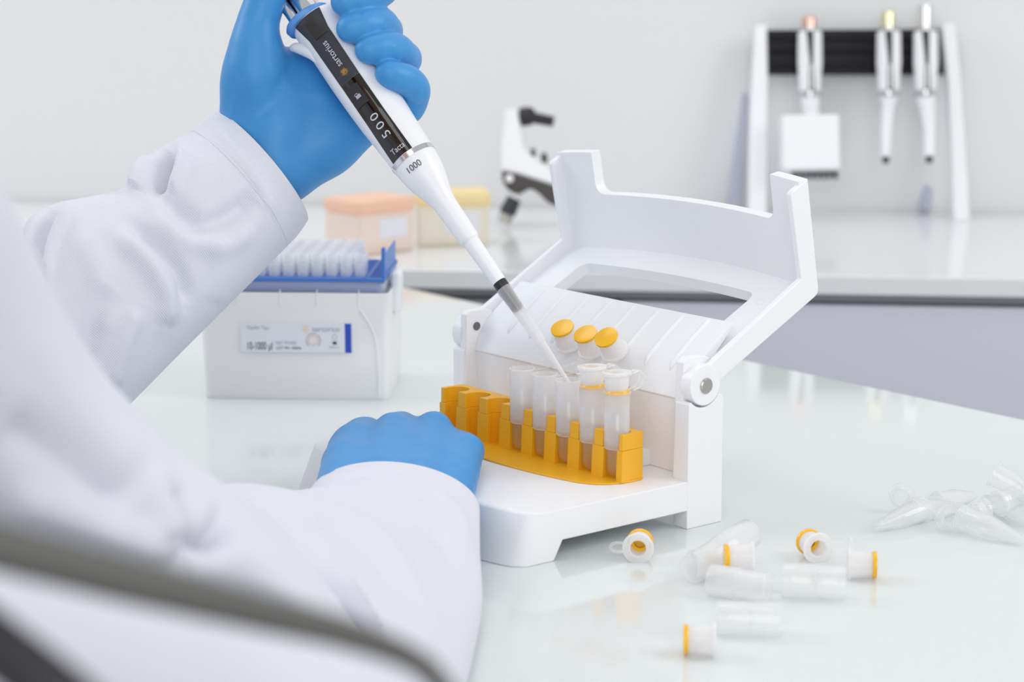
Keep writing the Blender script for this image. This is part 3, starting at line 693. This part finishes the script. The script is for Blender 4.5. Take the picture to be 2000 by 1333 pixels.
SC = [([(333, 290), (320, 325), (308, 372)], 15, -7), ([(285, 300), (272, 335), (262, 372)], 16, 3.5), ([(352, 290), (350, 330), (330, 375)], 15, 2.5), ([(245, 430), (315, 486), (356, 542), (362, 600)], 17, -3.6), ([(215, 450), (290, 515), (325, 580), (322, 640)], 26, 3.0),
      ([(306, 375), (383, 440), (450, 420), (500, 380)], 24, -3.4), ([(300, 405), (360, 470), (440, 480), (500, 440)], 24, 1.8), ([(135, 405), (103, 470), (86, 545)], 10, 3.2), ([(105, 405), (75, 470), (65, 540)], 15, -4.5), ([(270, 600), (240, 680), (215, 760)], 22, 2.2), ([(215, 560), (180, 640), (170, 720)], 26, -2.4),
      ([(420, 250), (490, 330), (545, 430)], 16, 1.2), ([(400, 430), (430, 520), (420, 600)], 30, 1.6), ([(150, 440), (200, 560), (200, 660)], 30, 1.4)]
V = crease(V, N_, [(p_, s_ * .85, a_ * 1.7) for p_, s_, a_ in SC])
V = crease(V, N_, [([(371, 256), (430, 290), (500, 370), (556, 484)], 2.2, -.45), ([(371, 256), (430, 290), (500, 370), (556, 484)], 9, .35)])
slv = quad_obj('sleeve', V, Q, M['coat'], person, solid=.0012)
# stitched seam of the cuff
u_, v_, d_ = project(V); seam = []
m = 150; row = int(2 / (len(S) - 1) * 269)
pts = [V[row * m + k] + N_[row * m + k] * .0002 for k in range(m)]
st = []
for i in range(0, m - 1):
    if (N_[row * m + i] @ FW) > .1: continue
    for s0 in (.1, .6): 
        a = pts[i] * (1 - s0) + pts[i + 1] * s0; b = pts[i] * (1 - s0 - .32) + pts[i + 1] * (s0 + .32); st.append(tube([a, b], .00016, 5))
v, f = join(st); mesh('seam_stitches', v, f, M['label'], slv)['kind'] = 'stuff'

# right sleeve: forearm and upper arm
R = [(770, 986, 1.0, 167, 8, 0, -8, -84, .006), (766, 1000, .992, 171, 10, 0, -10, -88, .006), (757, 1040, .97, 178, 16, 0, -30, -98, .008), (705, 1085, .93, 222, 40, 0, -85, -118, .012), (640, 1133, .88, 272, 62, 0, -100, -178, .016), (560, 1212, .82, 330, 70, 0, -95, -215, .02),
     (470, 1290, .76, 375, 60, 0, -60, -240, .03), (400, 1345, .71, 300, 60, .02, -30, -150, .03), (360, 1370, .69, 40, 8, 0, -4, -20, .004)]
V1, Q1 = loft(R, 150, 130); N1 = normals(V1, Q1)
if (N1 @ FW)[np.argmin(V1 @ FW)] > 0: N1 = -N1
RC = [([(600, 968), (680, 1000), (745, 1040), (800, 1120), (850, 1230)], 13, 5.5), ([(620, 1015), (690, 1045), (740, 1100), (790, 1190)], 22, -7), ([(596, 985), (625, 1050), (670, 1130), (720, 1230), (770, 1320)], 13, 7.0), ([(572, 1010), (600, 1090), (650, 1190), (700, 1300)], 26, -6),
      ([(640, 950), (720, 925), (790, 930)], 9, -2.2), ([(650, 985), (740, 955), (830, 990)], 10, 2.2), ([(850, 960), (900, 1010), (915, 1080)], 14, 2.2), ([(830, 1010), (870, 1080), (880, 1160)], 20, -4), ([(740, 1000), (800, 1010), (850, 1040)], 12, -2.6),
      ([(560, 945), (585, 1000), (600, 1060)], 12, -3.0), ([(860, 1180), (830, 1260), (800, 1330)], 22, 4), ([(500, 1000), (520, 1090), (580, 1200)], 30, 5), ([(470, 960), (455, 1040), (500, 1130)], 22, -9)]
V1 = over_table(crease(V1, N1, [(p_, s_ * .85, a_ * 1.5) for p_, s_, a_ in RC]))
UA = [two((570, 1060), (790, 1350), .86, 0, .02), two((520, 1010), (830, 1400), .80, 0, .045), two((470, 975), (760, 1340), .755, 0, .045), two((418, 940), (640, 1262), .72, 0, .045), two((333, 882), (480, 1205), .70, 0, .046), two((252, 795), (330, 1165), .675, 0, .046), two((182, 715), (180, 1130), .65, 0, .046), two((120, 618), (20, 1085), .62, 0, .048),
      two((60, 495), (-120, 1030), .59, 0, .05), two((0, 372), (-260, 930), .56, 0, .052), two((-80, 250), (-400, 830), .53, 0, .055), two((-260, 100), (-700, 700), .50, 0, .055)]
V2, Q2 = loft(UA, 170, 120); N2 = normals(V2, Q2)
if (N2 @ FW)[np.argmin(V2 @ FW)] > 0: N2 = -N2
UC = [([(335, 955), (358, 1000), (372, 1060)], 15, -16), ([(425, 925), (445, 985), (420, 1050), (360, 1095)], 24, -16), ([(300, 900), (320, 980), (335, 1050)], 24, 4), ([(60, 620), (160, 780), (290, 920)], 40, 4), ([(0, 820), (140, 900), (260, 1000)], 50, -6), ([(0, 960), (150, 1010), (330, 1075)], 30, 4)]
V2 = over_table(crease(V2, N2, [(p_, s_, a_ * 1.4) for p_, s_, a_ in UC]))
Qj = np.concatenate([Q1, Q2 + len(V1)]); Vj = np.concatenate([V1, V2])
quad_obj('sleeve', Vj, Qj, M['coat'], person, solid=.0012)
# added grey strip coloured as the shaded gap under the arm; coat skirt below
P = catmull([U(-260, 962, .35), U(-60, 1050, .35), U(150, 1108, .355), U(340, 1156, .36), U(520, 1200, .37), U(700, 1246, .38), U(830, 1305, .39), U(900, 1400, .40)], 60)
v, f = tube(P, list(np.interp(np.linspace(0, 1, 60), [0, .35, .7, 1], [.0044, .0040, .0029, .0016])), 16); o = mesh('gap_shade_strip', v, f, M['gapshade'], person, smooth=True, angle=80); o['label'] = 'grey strip standing in for the shade between sleeve and coat'
SK = [two((-320, 960), (-520, 1500), .42, 0, .012), two((-60, 1050), (-160, 1560), .43, 0, .012), two((150, 1110), (110, 1600), .44, 0, .012), two((340, 1158), (350, 1660), .45, 0, .012), two((520, 1205), (600, 1700), .47, 0, .012), two((700, 1262), (820, 1720), .49, 0, .012), two((840, 1360), (900, 1740), .51, 0, .010), two((900, 1540), (915, 1600), .52, 0, .002)]
V, Q = loft(SK, 90, 70); quad_obj('coat_skirt', V, Q, M['coat'], person, solid=.001)
# chair rail
ch = empty('office_chair', U(-120, 1500, .34), 'black chair at the lower left corner behind the person', 'chair')
P = catmull([U(-330, 1040, .36), U(-130, 1170, .35), U(0, 1268, .345), U(75, 1326, .342), U(140, 1380, .34), U(240, 1480, .34), U(330, 1600, .34)], 40)
v, f = tube(P, .0050, 16); mesh('backrest_rail', v, f, M['black'], ch, smooth=True, angle=80)
v, f = box_v(U(-420, 1900, .40), RT * .10, np.array([0, .10, 0]), Z * .012); mesh('seat', v, f, M['black'], ch, bevel=.004)
v, f = tube([U(330, 1600, .34), U(0, 1800, .42)], .004, 12); mesh('support', v, f, M['black'], ch, smooth=True)

# ---------------------------------------------------------------- tip box on the bench
b0 = gz(400, 779); b1 = gz(757, 783); bx = unit(b1 - b0); by = np.array([-bx[1], bx[0], 0]); BWd = np.linalg.norm(b1 - b0)
BI = U(400, 779, 1.3588)
def TBX(x, y, z): return b0 + bx * x / 1000 + by * y / 1000 + Z * z / 1000
BWm = BWd * 1000
tb = empty('tip_box', TBX(BWm / 2, 40, 0), 'translucent pipette tip box with open blue tray behind the sleeve', 'box')
def tapered(x0, x1, y0, y1, z0, z1, g, rad=5, n=5):            # rounded, slightly flaring box walls
    def ringp(a0, a1, c0, c1, z):
        pts = []
        for cx, cy, s in ((a1 - rad, c0 + rad, -90), (a1 - rad, c1 - rad, 0), (a0 + rad, c1 - rad, 90), (a0 + rad, c0 + rad, 180)):
            for t in np.linspace(0, 90, n): pts.append(TBX(cx + rad * math.cos(math.radians(s + t)), cy + rad * math.sin(math.radians(s + t)), z))
        return pts
    a = ringp(x0, x1, y0, y1, z0); b = ringp(x0 - g, x1 + g, y0 - g, y1 + g, z1); n_ = len(a)
    return a + b, [(i, (i + 1) % n_, n_ + (i + 1) % n_, n_ + i) for i in range(n_)], n_
v, f, n_ = tapered(0, BWm, 0, 82, 0, 68, 2.0); f.append(tuple(range(n_)))
body = mesh('box_body', v, f, M['boxp'], tb, smooth=True, solid=.0014, angle=40)
v, f, n_ = tapered(1.6, BWm - 1.6, 1.6, 80.4, 67, 74.5, 0.2); f2 = []
mesh('box_rim', v, f, M['tip'], tb, smooth=True, solid=.001, angle=40)
for x in (22, 49, 72, 98):                                     # thin grooves moulded in the rim and front
    v, f = box_v(TBX(x, -2.3, 60), bx * .0005, by * .001, Z * .010); mesh('moulded_rib', v, f, M['boxp'], tb)
v, f = tube(catmull([TBX(99, -2.0, 58), TBX(107, -1.6, 44), TBX(110, -1.2, 24), TBX(110, -.6, 3)], 20), .0004, 6); mesh('moulded_rib', v, f, M['boxp'], tb, smooth=True)
v, f = box_v(TBX(BWm + .5, 20, 52), bx * .006, by * .02, Z * .026); mesh('hinge_tab', v, f, M['boxp'], tb, bevel=.0025)
v, f = box_v(TBX(BWm - 4, 6, 0), bx * .006, by * .07, Z * .07); 
# tray with real holes suggested by recessed rings
v, f = box_v(TBX(1.2, 1.2, 74.3), bx * (BWm - 2.4) / 1000, by * .0796, Z * .0027); tray = mesh('tray', v, f, M['blue'], tb, bevel=.0006); tray['label'] = 'blue perforated tray'
v, f, n_ = tapered(2.6, BWm - 2.6, 2.6, 79.4, 66, 74.5, 0); mesh('tray_skirt', v, f, M['blue'], tb, smooth=True, solid=.001, angle=40)
v, f = box_v(TBX(BWm - 3.5, 4, 74), bx * .0012, by * .074, Z * .016); mesh('tray_side', v, f, M['blue'], tb, bevel=.0004)
v, f = box_v(TBX(BWm - 3.2, 2, 76), bx * .0022, by * .006, Z * .020); mesh('tray_clip', v, f, M['blue'], tb, bevel=.0006)
pitch = 9.0; x0 = BWm / 2 - 5.5 * pitch; y0 = 41 - 3.5 * pitch
ROWN = ['front', 'second', 'third', 'fourth', 'fifth', 'sixth', 'seventh', 'rearmost']
COLN = ['first', 'second', 'third', 'fourth', 'fifth', 'sixth', 'seventh', 'eighth', 'ninth', 'tenth', 'eleventh']
tipv, tipf = lathe([0, 0, 0], Z, [(-.030, .0012), (-.012, .0026), (.0, .0031), (.001, .0037), (.0075, .0037), (.0080, .0041), (.0140, .0041), (.0140, .0036), (.002, .0033), (-.028, .0010)], 14, False)
first = None
for r_ in range(8):
    for c_ in range(12):
        p = TBX(x0 + c_ * pitch, y0 + r_ * pitch, 77.0)
        if c_ >= (11 if r_ < 2 else 10):
            vv, ff = lathe(p, Z, [(0, .0030), (.0005, .0030), (.0005, .0040), (0, .0040)], 16, False); o = mesh('hole_rim', vv, ff, M['blue'], tray); continue
        if first is None:
            first = mesh('pipette_tip', tipv, tipf, M['tip'], None, smooth=True); o = first
        else:
            o = first.copy(); C.objects.link(o)
        o.location = tuple(p)
        last = 10 if r_ < 2 else 9
        props(o, 'clear pipette tip in the %s row of the tip box, %s from the right' % (ROWN[r_], COLN[last - c_]), 'pipette tip', 'pipette tips in the tip box')
# printed label
lx0, lx1, lz0, lz1 = 24.5, 93, 30.5, 49.0
def LB(x, z, o=0): return TBX(x, -1.35 - .02 * (z - 30) - .4 - o, z)
def quad(x0_, x1_, z0_, z1_, o, name, m, par):
    vs = [LB(x0_, z0_, o), LB(x1_, z0_, o), LB(x1_, z1_, o), LB(x0_, z1_, o)]
    v, f = prism(vs, by * .0002); return mesh(name, v, f, m, par)
lab = quad(lx0 - .6, 89.2, lz0, lz1, .1, 'label_sticker', M['label'], tb)
lab['label'] = 'printed label with volume range'
quad(89.2, 93.2, lz0, lz1, .12, 'blue_stripe', M['royal'], lab)
def ltext(s, width, xc, zc, m, hs=1.0):
    gg = fit_width(text_geo(s, 10), width); v, f = put(gg, lambda a, b: LB(xc + a, zc + b * hs, .35)); mesh('lettering', v, f, m, lab)
ltext('Optifit Tips', 14, 35, 46.0, M['grey_ink']); ltext('10-1000 µl', 15.5, 36, 34.2, M['ink'], 1.9); ltext('sartorius', 17, 77.5, 45.4, M['grey_ink'])
ltext('REF 791000', 12.5, 52.5, 36.4, M['grey_ink'], 1.1); ltext('LOT PR1-40846', 15.5, 54, 33.2, M['ink'], 1.0); ltext('Made in', 6, 82.5, 34.0, M['grey_ink'])
cc = []
for r0, r1, z in ((2.6, 3.2, 0),):
    n = 24; vs = [LB(69.5 + r * math.cos(2 * math.pi * i / n), 38.2 + r * math.sin(2 * math.pi * i / n), .35) for i in range(n) for r in (r0, r1)]
    mesh('ring_emblem', vs, [(2 * i, 2 * i + 1, (2 * i + 3) % (2 * n), (2 * i + 2) % (2 * n)) for i in range(n)], M['pale_gold'], lab)
for a_, b_ in ((-.8, .9), (1.1, 2.7), (2.9, 4.0)):
    n = 12; ts = np.linspace(a_, b_, n); vs = [LB(69.5 + r * math.cos(t), 38.2 + r * math.sin(t), .35) for t in ts for r in (4.1, 4.6)]
    mesh('ring_emblem', vs, [(2 * i, 2 * i + 1, 2 * i + 3, 2 * i + 2) for i in range(n - 1)], M['grey_ink'], lab)
ds = []
for i in range(5):
    for j in range(5):
        if (i + 2 * j) % 7 == 0: continue
        r = .34 if 0 < i < 4 else .2; cxp, czp = 63 + i * .85, 44 + j * .8
        ds.append(([LB(cxp + r * math.cos(t), czp + r * math.sin(t), .35) for t in np.linspace(0, 6.28, 7)[:-1]], [tuple(range(6))]))
v, f = join(ds); mesh('emblem', v, f, M['pale_gold'], lab)
n = 14; vs = [LB(82.8 + r * math.cos(2 * math.pi * i / n), 40.4 + r * math.sin(2 * math.pi * i / n), .35) for i in range(n) for r in (1.3, 1.6)]
mesh('vessel_sign', vs, [(2 * i, 2 * i + 1, (2 * i + 3) % (2 * n), (2 * i + 2) % (2 * n)) for i in range(n)], M['grey_ink'], lab)
quad(81.6, 84, 35.8, 37.6, .35, 'vessel_sign', M['ink'], lab)

# ---------------------------------------------------------------- loose caps and tubes on the bench
def lie(u, v, r): return gz(u, v, r)
def cap_at(label, uv, nrm, tab=None, roll=0):
    c0 = np.array(uv); e = empty('loose_cap', c0 - Z * .006, label, 'cap', 'loose caps on the bench')
    c, fo, ax = plug(e, c0, nrm, L0=.0105)
    x, y, a = frame(nrm)
    if tab is not None:
        t = unit(tab - a * (tab @ a)); s = np.cross(a, t)
        v, f = tube(catmull([fo + t * .007 + s * .002, fo + t * .011 + s * .002, fo + t * .013, fo + t * .011 - s * .002, fo + t * .007 - s * .002], 12), .0007, 8)
        mesh('tab', v, f, M['clear'], c, smooth=True)
    return e
rz = .0068
def flat(ang): return np.array([math.cos(math.radians(ang)), math.sin(math.radians(ang)), 0])
cap_at('yellow sealed cap lying just in front of the workstation foot, opening to the viewer', lie(1247, 1066, rz) + flat(80) * .006, flat(82), -RT)
cap_at('cap with upright yellow seal wedged among the frosted tubes', lie(1420, 1090, rz + .006), flat(182), RT)
cap_at('yellow sealed cap with side tab, opening to the viewer, behind the large clear tube', lie(1590, 1066, rz) + flat(105) * .006, flat(105), RT)
cap_at('yellow sealed cap lying rightmost, its seal turned to the right', lie(1706, 1104, rz), flat(-4), Z)
cap_at('yellow sealed cap lying nearest the viewer, seal turned left', lie(1341, 1250, rz), flat(176), RT * .6 - FW)
def big_tube(label, p0, p1, r0=.0068, r1=.0072, m='milky', lip=True, inner=.5):
    e = empty('filter_tube', (np.array(p0) + p1) / 2 - Z * r0, label, 'tube', 'loose frosted tubes on the bench')
    ax = np.array(p1) - p0; l = np.linalg.norm(ax)
    v, f = lathe(p0, ax, [(0, r0 * .55), (0, r0 * .92), (.0006, r0), (l * inner, r0 * 1.02), (l * inner + .0004, r1), (l, r1), (l + .0004, r1 - .0003), (l, r1 - .0008), (l * .15, r0 - .001)], 40, False)
    mesh('tube_wall', v, f, M[m], e, smooth=True, angle=40)
    v, f = lathe(np.array(p0) + ax * (inner - .03), ax, [(0, .0003), (0, r0 - .0009), (.0008, r0 - .0009), (.0008, .0003)], 30, False); mesh('inner_wall', v, f, M['frost'], e, smooth=True)
    return e
big_tube('clear tube leaning up to the right at the back of the loose pile', lie(1352, 1112, .0075), lie(1460, 1060, .0075) + Z * .004, m='clear')
big_tube('frosted tube with rounded lip at the left of the loose pile', lie(1452, 1092, .0065) + Z * .0, lie(1352, 1104, .0065), .0062, .0068, 'frost')
big_tube('frosted tube in the middle of the loose pile, end turned left', lie(1500, 1150, .0068), lie(1390, 1134, .0068), .0066, .0072, 'frost')
big_tube('faint frosted tube lying parallel behind the nearest cap', lie(1527, 1212, .0068), lie(1402, 1208, .0068), .0072, .0074, 'clear')
big_tube('large clear tube lying across below the tabbed cap', lie(1653, 1140, .0074), lie(1530, 1134, .0074), .0074, .0078, 'clear')
# microtubes
def micro(label, tip, ax, cap=None, r=.0056, ln=.036):
    e = empty('microtube', tip - Z * .003, label, 'tube', 'clear microtubes piled at the right edge'); ax = unit(ax)
    v, f = lathe(tip, ax, [(0, .0003), (.0004, .0016), (.0018, .0022), (ln * .48, r - .0006), (ln * .5, r - .0003), (ln * .9, r), (ln * .9, r + .0004), (ln * .92, r + .0004), (ln * .92, r), (ln * .96, r), (ln * .96, r + .0010), (ln, r + .0010), (ln, r - .0006), (ln * .5, r - .0010), (.003, .0014)], 32, False)
    mesh('tube_body', v, f, M['clear'], e, smooth=True, angle=40)
    if cap is not None:
        o, ca = cap; x, y, a = frame(ca)
        v, f = lathe(o, ca, [(0, .0004), (0, r + .0010), (.0016, r + .0010), (.0016, r - .0004), (.0055, r - .0008), (.0055, r - .0016), (.0014, r - .0016), (.0012, .0004)], 32, False)
        mesh('cap', v, f, M['clear'], e, smooth=True, angle=40)
        mth = tip + ax * ln * .98; pa = mth + unit(o - mth) * r; pb = o - unit(o - mth) * (r)
        v, f = tube(catmull([pa, (pa + pb) / 2 + Z * .001, pb], 8), .0011, 8); mesh('hinge', v, f, M['clear'], e, smooth=True)
def gp(u, v, z): return gz(u, v, z)
t1 = gp(1708, 1032, .0030); a1 = unit(gp(1800, 998, .0058) - t1)
micro('clear conical microtube lying frontmost left, tip pointing left', t1, a1, (gp(1850, 1012, .0065), flat(-80)))
a2 = unit(gp(1822, 985, .0060) - gp(1930, 962, .003)); micro('open microtube behind the front one, mouth facing left', gp(1826, 985, .006) - a2 * .036, a2, (gp(1762, 968, .0085), flat(-110)))
a3 = unit(gp(1885, 1018, .0062) - gp(2010, 1062, .003)); micro('long clear microtube running out of the photo at lower right', gp(1880, 1015, .0062) - a3 * .036, a3, None, .0064)
t4 = gp(2060, 1012, .006) + Z * .004; a4 = unit(U(1940, 925, (t4 - O) @ FW + .01) - t4); micro('microtube leaning up to the left on top of the pile', U(1940, 925, (t4 - O) @ FW + .01) - a4 * .036, a4)
a5 = unit(gp(1945, 985, .012) - gp(2070, 930, .02)); micro('microtube crossing over the top of the pile', gp(1950, 985, .012) - a5 * .036, a5, (gp(1925, 1000, .010), flat(200)))
a6 = unit(gp(1985, 1000, .0062) - gp(1905, 968, .003)); micro('microtube under the pile, mouth at the photo edge', gp(1985, 1000, .0062) - a6 * .036, a6)
a7 = unit(gp(1775, 1000, .0058) - gp(1880, 992, .003)); micro('small microtube mostly hidden behind the front conical tube', gp(1778, 1000, .0058) - a7 * .036, a7)
a8 = unit(gp(2005, 960, .0200) - gp(2090, 1000, .012)); micro('topmost microtube at the right photo edge', gp(2000, 950, .020) - a8 * .036, a8)

# ---------------------------------------------------------------- background: tip boxes, controller, pipette stand
def back_box(name, corner_px, wl, wr, h, yaw, mb, ml, label):
    c0 = gz(*corner_px); x = np.array([math.cos(yaw), math.sin(yaw), 0]); y = np.array([-x[1], x[0], 0])
    e = empty(name, c0 + (x * wr + y * wl) / 2, label, 'box')
    v, f = box_v(c0 + Z * .0005, x * wr, y * wl, Z * h * .74); mesh('box_body', v, f, M[mb], e, bevel=.003)
    v, f = box_v(c0 - x * .0015 - y * .0015 + Z * h * .74, x * (wr + .003), y * (wl + .003), Z * h * .26); mesh('box_lid', v, f, M[ml], e, bevel=.004)
    v, f = box_v(c0 + x * wr * .35 - y * .0006 + Z * h * .28, x * wr * .5, y * .0005, Z * h * .36); mesh('label_sticker', v, f, M['label'], e)
    return e
back_box('tip_box', (702, 503), .050, .066, .050, math.radians(43), 'peach', 'peachlid', 'blurred peach tip box with orange lid on the back worktop')
back_box('tip_box', (818, 483), .048, .066, .050, math.radians(6), 'cream', 'creamlid', 'blurred cream tip box with yellow lid on the back worktop')

dm = 2.13
def Q2_(u, v, off=0): return U(u, v, dm + off)
pc = empty('pipette_controller', gz(1000, 440), 'blurred white and black handheld pipette controller on the back worktop', 'pipette controller')
outl = [(985, 215), (1008, 210), (1016, 240), (1022, 285), (1040, 305), (1075, 330), (1090, 365), (1050, 352), (1012, 340), (978, 333), (978, 290)]
v, f = prism([Q2_(*p, -.011) for p in outl], FW * .022); mesh('housing', v, f, M['whitesm'], pc, bevel=.003, angle=25)
grip = [(980, 331), (1040, 338), (1075, 352), (1100, 375), (1100, 405), (1072, 396), (1052, 376), (1036, 366), (1022, 375), (1008, 380), (990, 368), (980, 350)]
v, f = prism([Q2_(*p, -.009) for p in grip], FW * .018); mesh('grip', v, f, M['tan'], pc, bevel=.003, angle=25)
v, f = tube([Q2_(1013, 229), Q2_(1017, 229), Q2_(1036, 227), Q2_(1044, 228)], [.0070, .0094, .0094, .0066], 24); mesh('knob', v, f, M['black'], pc, bevel=.001)
v, f = tube([Q2_(1030, 228), Q2_(1082, 238)], [.0058, .0052], 20); mesh('knob_stem', v, f, M['black'], pc, bevel=.001)
v, f = tube([Q2_(1041, 291), Q2_(1041, 306)], .0024, 14); mesh('trigger', v, f, M['black'], pc, smooth=True)
v, f = tube([Q2_(1062, 300), Q2_(1064, 318)], .0030, 14); mesh('trigger', v, f, M['black'], pc, smooth=True)
v, f = lathe(Q2_(995, 349, -.013), -FW, [(-.002, .0040), (.002, .0040), (.003, .003)], 20); mesh('screw_cap', v, f, M['whitesm'], pc, smooth=True)
v, f = tube([Q2_(1012, 362), Q2_(1006, 385)], [.0042, .0042], 20); mesh('metal_ring', v, f, M['chrome'], pc, smooth=True)
v, f = tube([Q2_(1004, 388), Q2_(993, 412), Q2_(988, 420)], [.0072, .0082, .0072], 24); mesh('nose_cone', v, f, M['rubber'], pc, smooth=True)
v, f = tube([Q2_(990, 418), Q2_(984, 436)], [.0072, .0068], 24); mesh('nose_collar', v, f, M['steel'], pc, smooth=True)

ds_ = 2.20
def SD(u, v, off=0): return U(u, v, ds_ + off)
stn = empty('pipette_stand', gz(1660, 425), 'blurred white pipette stand with black rail against the back wall', 'stand')
def slab(name, pts, off, th, m, par=stn, bev=.0015):
    v, f = prism([SD(*p, off) for p in pts], FW * th); return mesh(name, v, f, m, par, bevel=bev)
slab('side_leg', [(1476, 48), (1498, 48), (1500, 150), (1497, 428), (1462, 428), (1466, 220)], -.01, .018, M['whitesm'])
slab('side_leg', [(1840, 45), (1866, 45), (1878, 160), (1895, 432), (1864, 432), (1852, 160)], -.02, .018, M['whitesm'])
slab('rear_leg', [(1456, 130), (1468, 130), (1444, 412), (1422, 412)], .04, .014, M['legshade'])  # rear legs of the white stand, their shade put into the colour
slab('rear_leg', [(1840, 120), (1856, 120), (1818, 412), (1796, 412)], .04, .014, M['legshade'])
rail = slab('rail', [(1494, 58), (1850, 56), (1850, 145), (1494, 145)], .0, .012, M['darkbar'], bev=.002)
for yy in (75, 100, 128):
    v, f = tube([SD(1500, yy, -.001), SD(1846, yy, -.001)], .0022, 12); mesh('rail_groove', v, f, M['darkbar'], rail, smooth=True)
def hung(u, ytop, yring, knob, label, stem, lean=0, parts=None, kw=12):
    e = empty('pipette', SD(u, (ytop + yring) / 2, -.03), label, 'pipette', 'pipettes hanging on the stand'); o_ = -.03
    v, f = tube([SD(u, yring - 4, o_), SD(u, 120, o_), SD(u, 62, o_)], [.0105, .0125, .0120], 32); mesh('handle', v, f, M['whitesm'], e, bevel=.001)
    v, f = tube([SD(u + 3, yring - 6, o_ - .0085), SD(u + 2, 110, o_ - .0100), SD(u, 60, o_ - .0095)], [.0036, .0032, .0042], 20); mesh('display', v, f, M['display'], e, smooth=True)
    v, f = tube([SD(u + 3, yring - 10, o_ - .0112), SD(u + 3, 125, o_ - .0125)], [.0018, .0016], 16); mesh('screen', v, f, M['chrome'], e, smooth=True)
    v, f = tube([SD(u, yring - 4, o_), SD(u, yring + 5, o_)], [.0112, .0110], 32); mesh('ring', v, f, M['chrome'], e, smooth=True)
    v, f = tube([SD(u - 1, 62, o_), SD(u - 1, 50, o_)], .0055, 20); mesh('plunger_shaft', v, f, M['chrome'], e, smooth=True)
    v, f = tube([SD(u - 2, 54, o_), SD(u - 2, ytop + 4, o_), SD(u - 2, ytop, o_)], [.0072, .0072, .0055], 24); mesh('plunger_button', v, f, M[knob], e, smooth=True)
    if stem:
        v, f = tube([SD(p[0], p[1], o_) for p in stem], [p[2] for p in stem], 24); mesh('lower_cone', v, f, M['whitesm'], e, smooth=True, angle=60)
        l = stem[-1]; v, f = tube([SD(l[0], l[1], o_), SD(l[0], l[1] + 13, o_)], .0034, 16); mesh('nozzle', v, f, M['rubber'], e, smooth=True)
    return e
e8 = hung(1582, 33, 184, 'copper', 'blurred eight-channel pipette with copper plunger, leftmost on the stand', [(1582, 190, .0095), (1584, 225, .008), (1584, 226, .0078)])
for o in list(e8.children):
    if o.name.startswith('nozzle'): bpy.data.objects.remove(o)
v, f = prism([SD(*p, -.042) for p in [(1527, 224), (1640, 222), (1642, 332), (1528, 334)]], FW * .024); mesh('channel_head', v, f, M['whitesm'], e8, bevel=.003)
for i in range(8):
    x = 1551 + i * 11.6
    v, f = tube([SD(x, 334, -.03), SD(x, 350, -.03)], [.0027, .0021], 12); mesh('nozzle', v, f, M['rubber'], e8, smooth=True)
hung(1736, 22, 183, 'lime', 'blurred pipette with pale yellow plunger, middle one on the stand', [(1735, 190, .0095), (1735, 204, .0066), (1731, 250, .0056), (1730, 306, .0046)])
hung(1808, 8, 182, 'chrome', 'blurred pipette with silver plunger, rightmost on the stand', [(1808, 190, .0100), (1811, 210, .0080), (1815, 250, .0060), (1815, 305, .0056)])
for o in bpy.data.objects:
    if o.type == 'EMPTY' and o.parent is None: pass
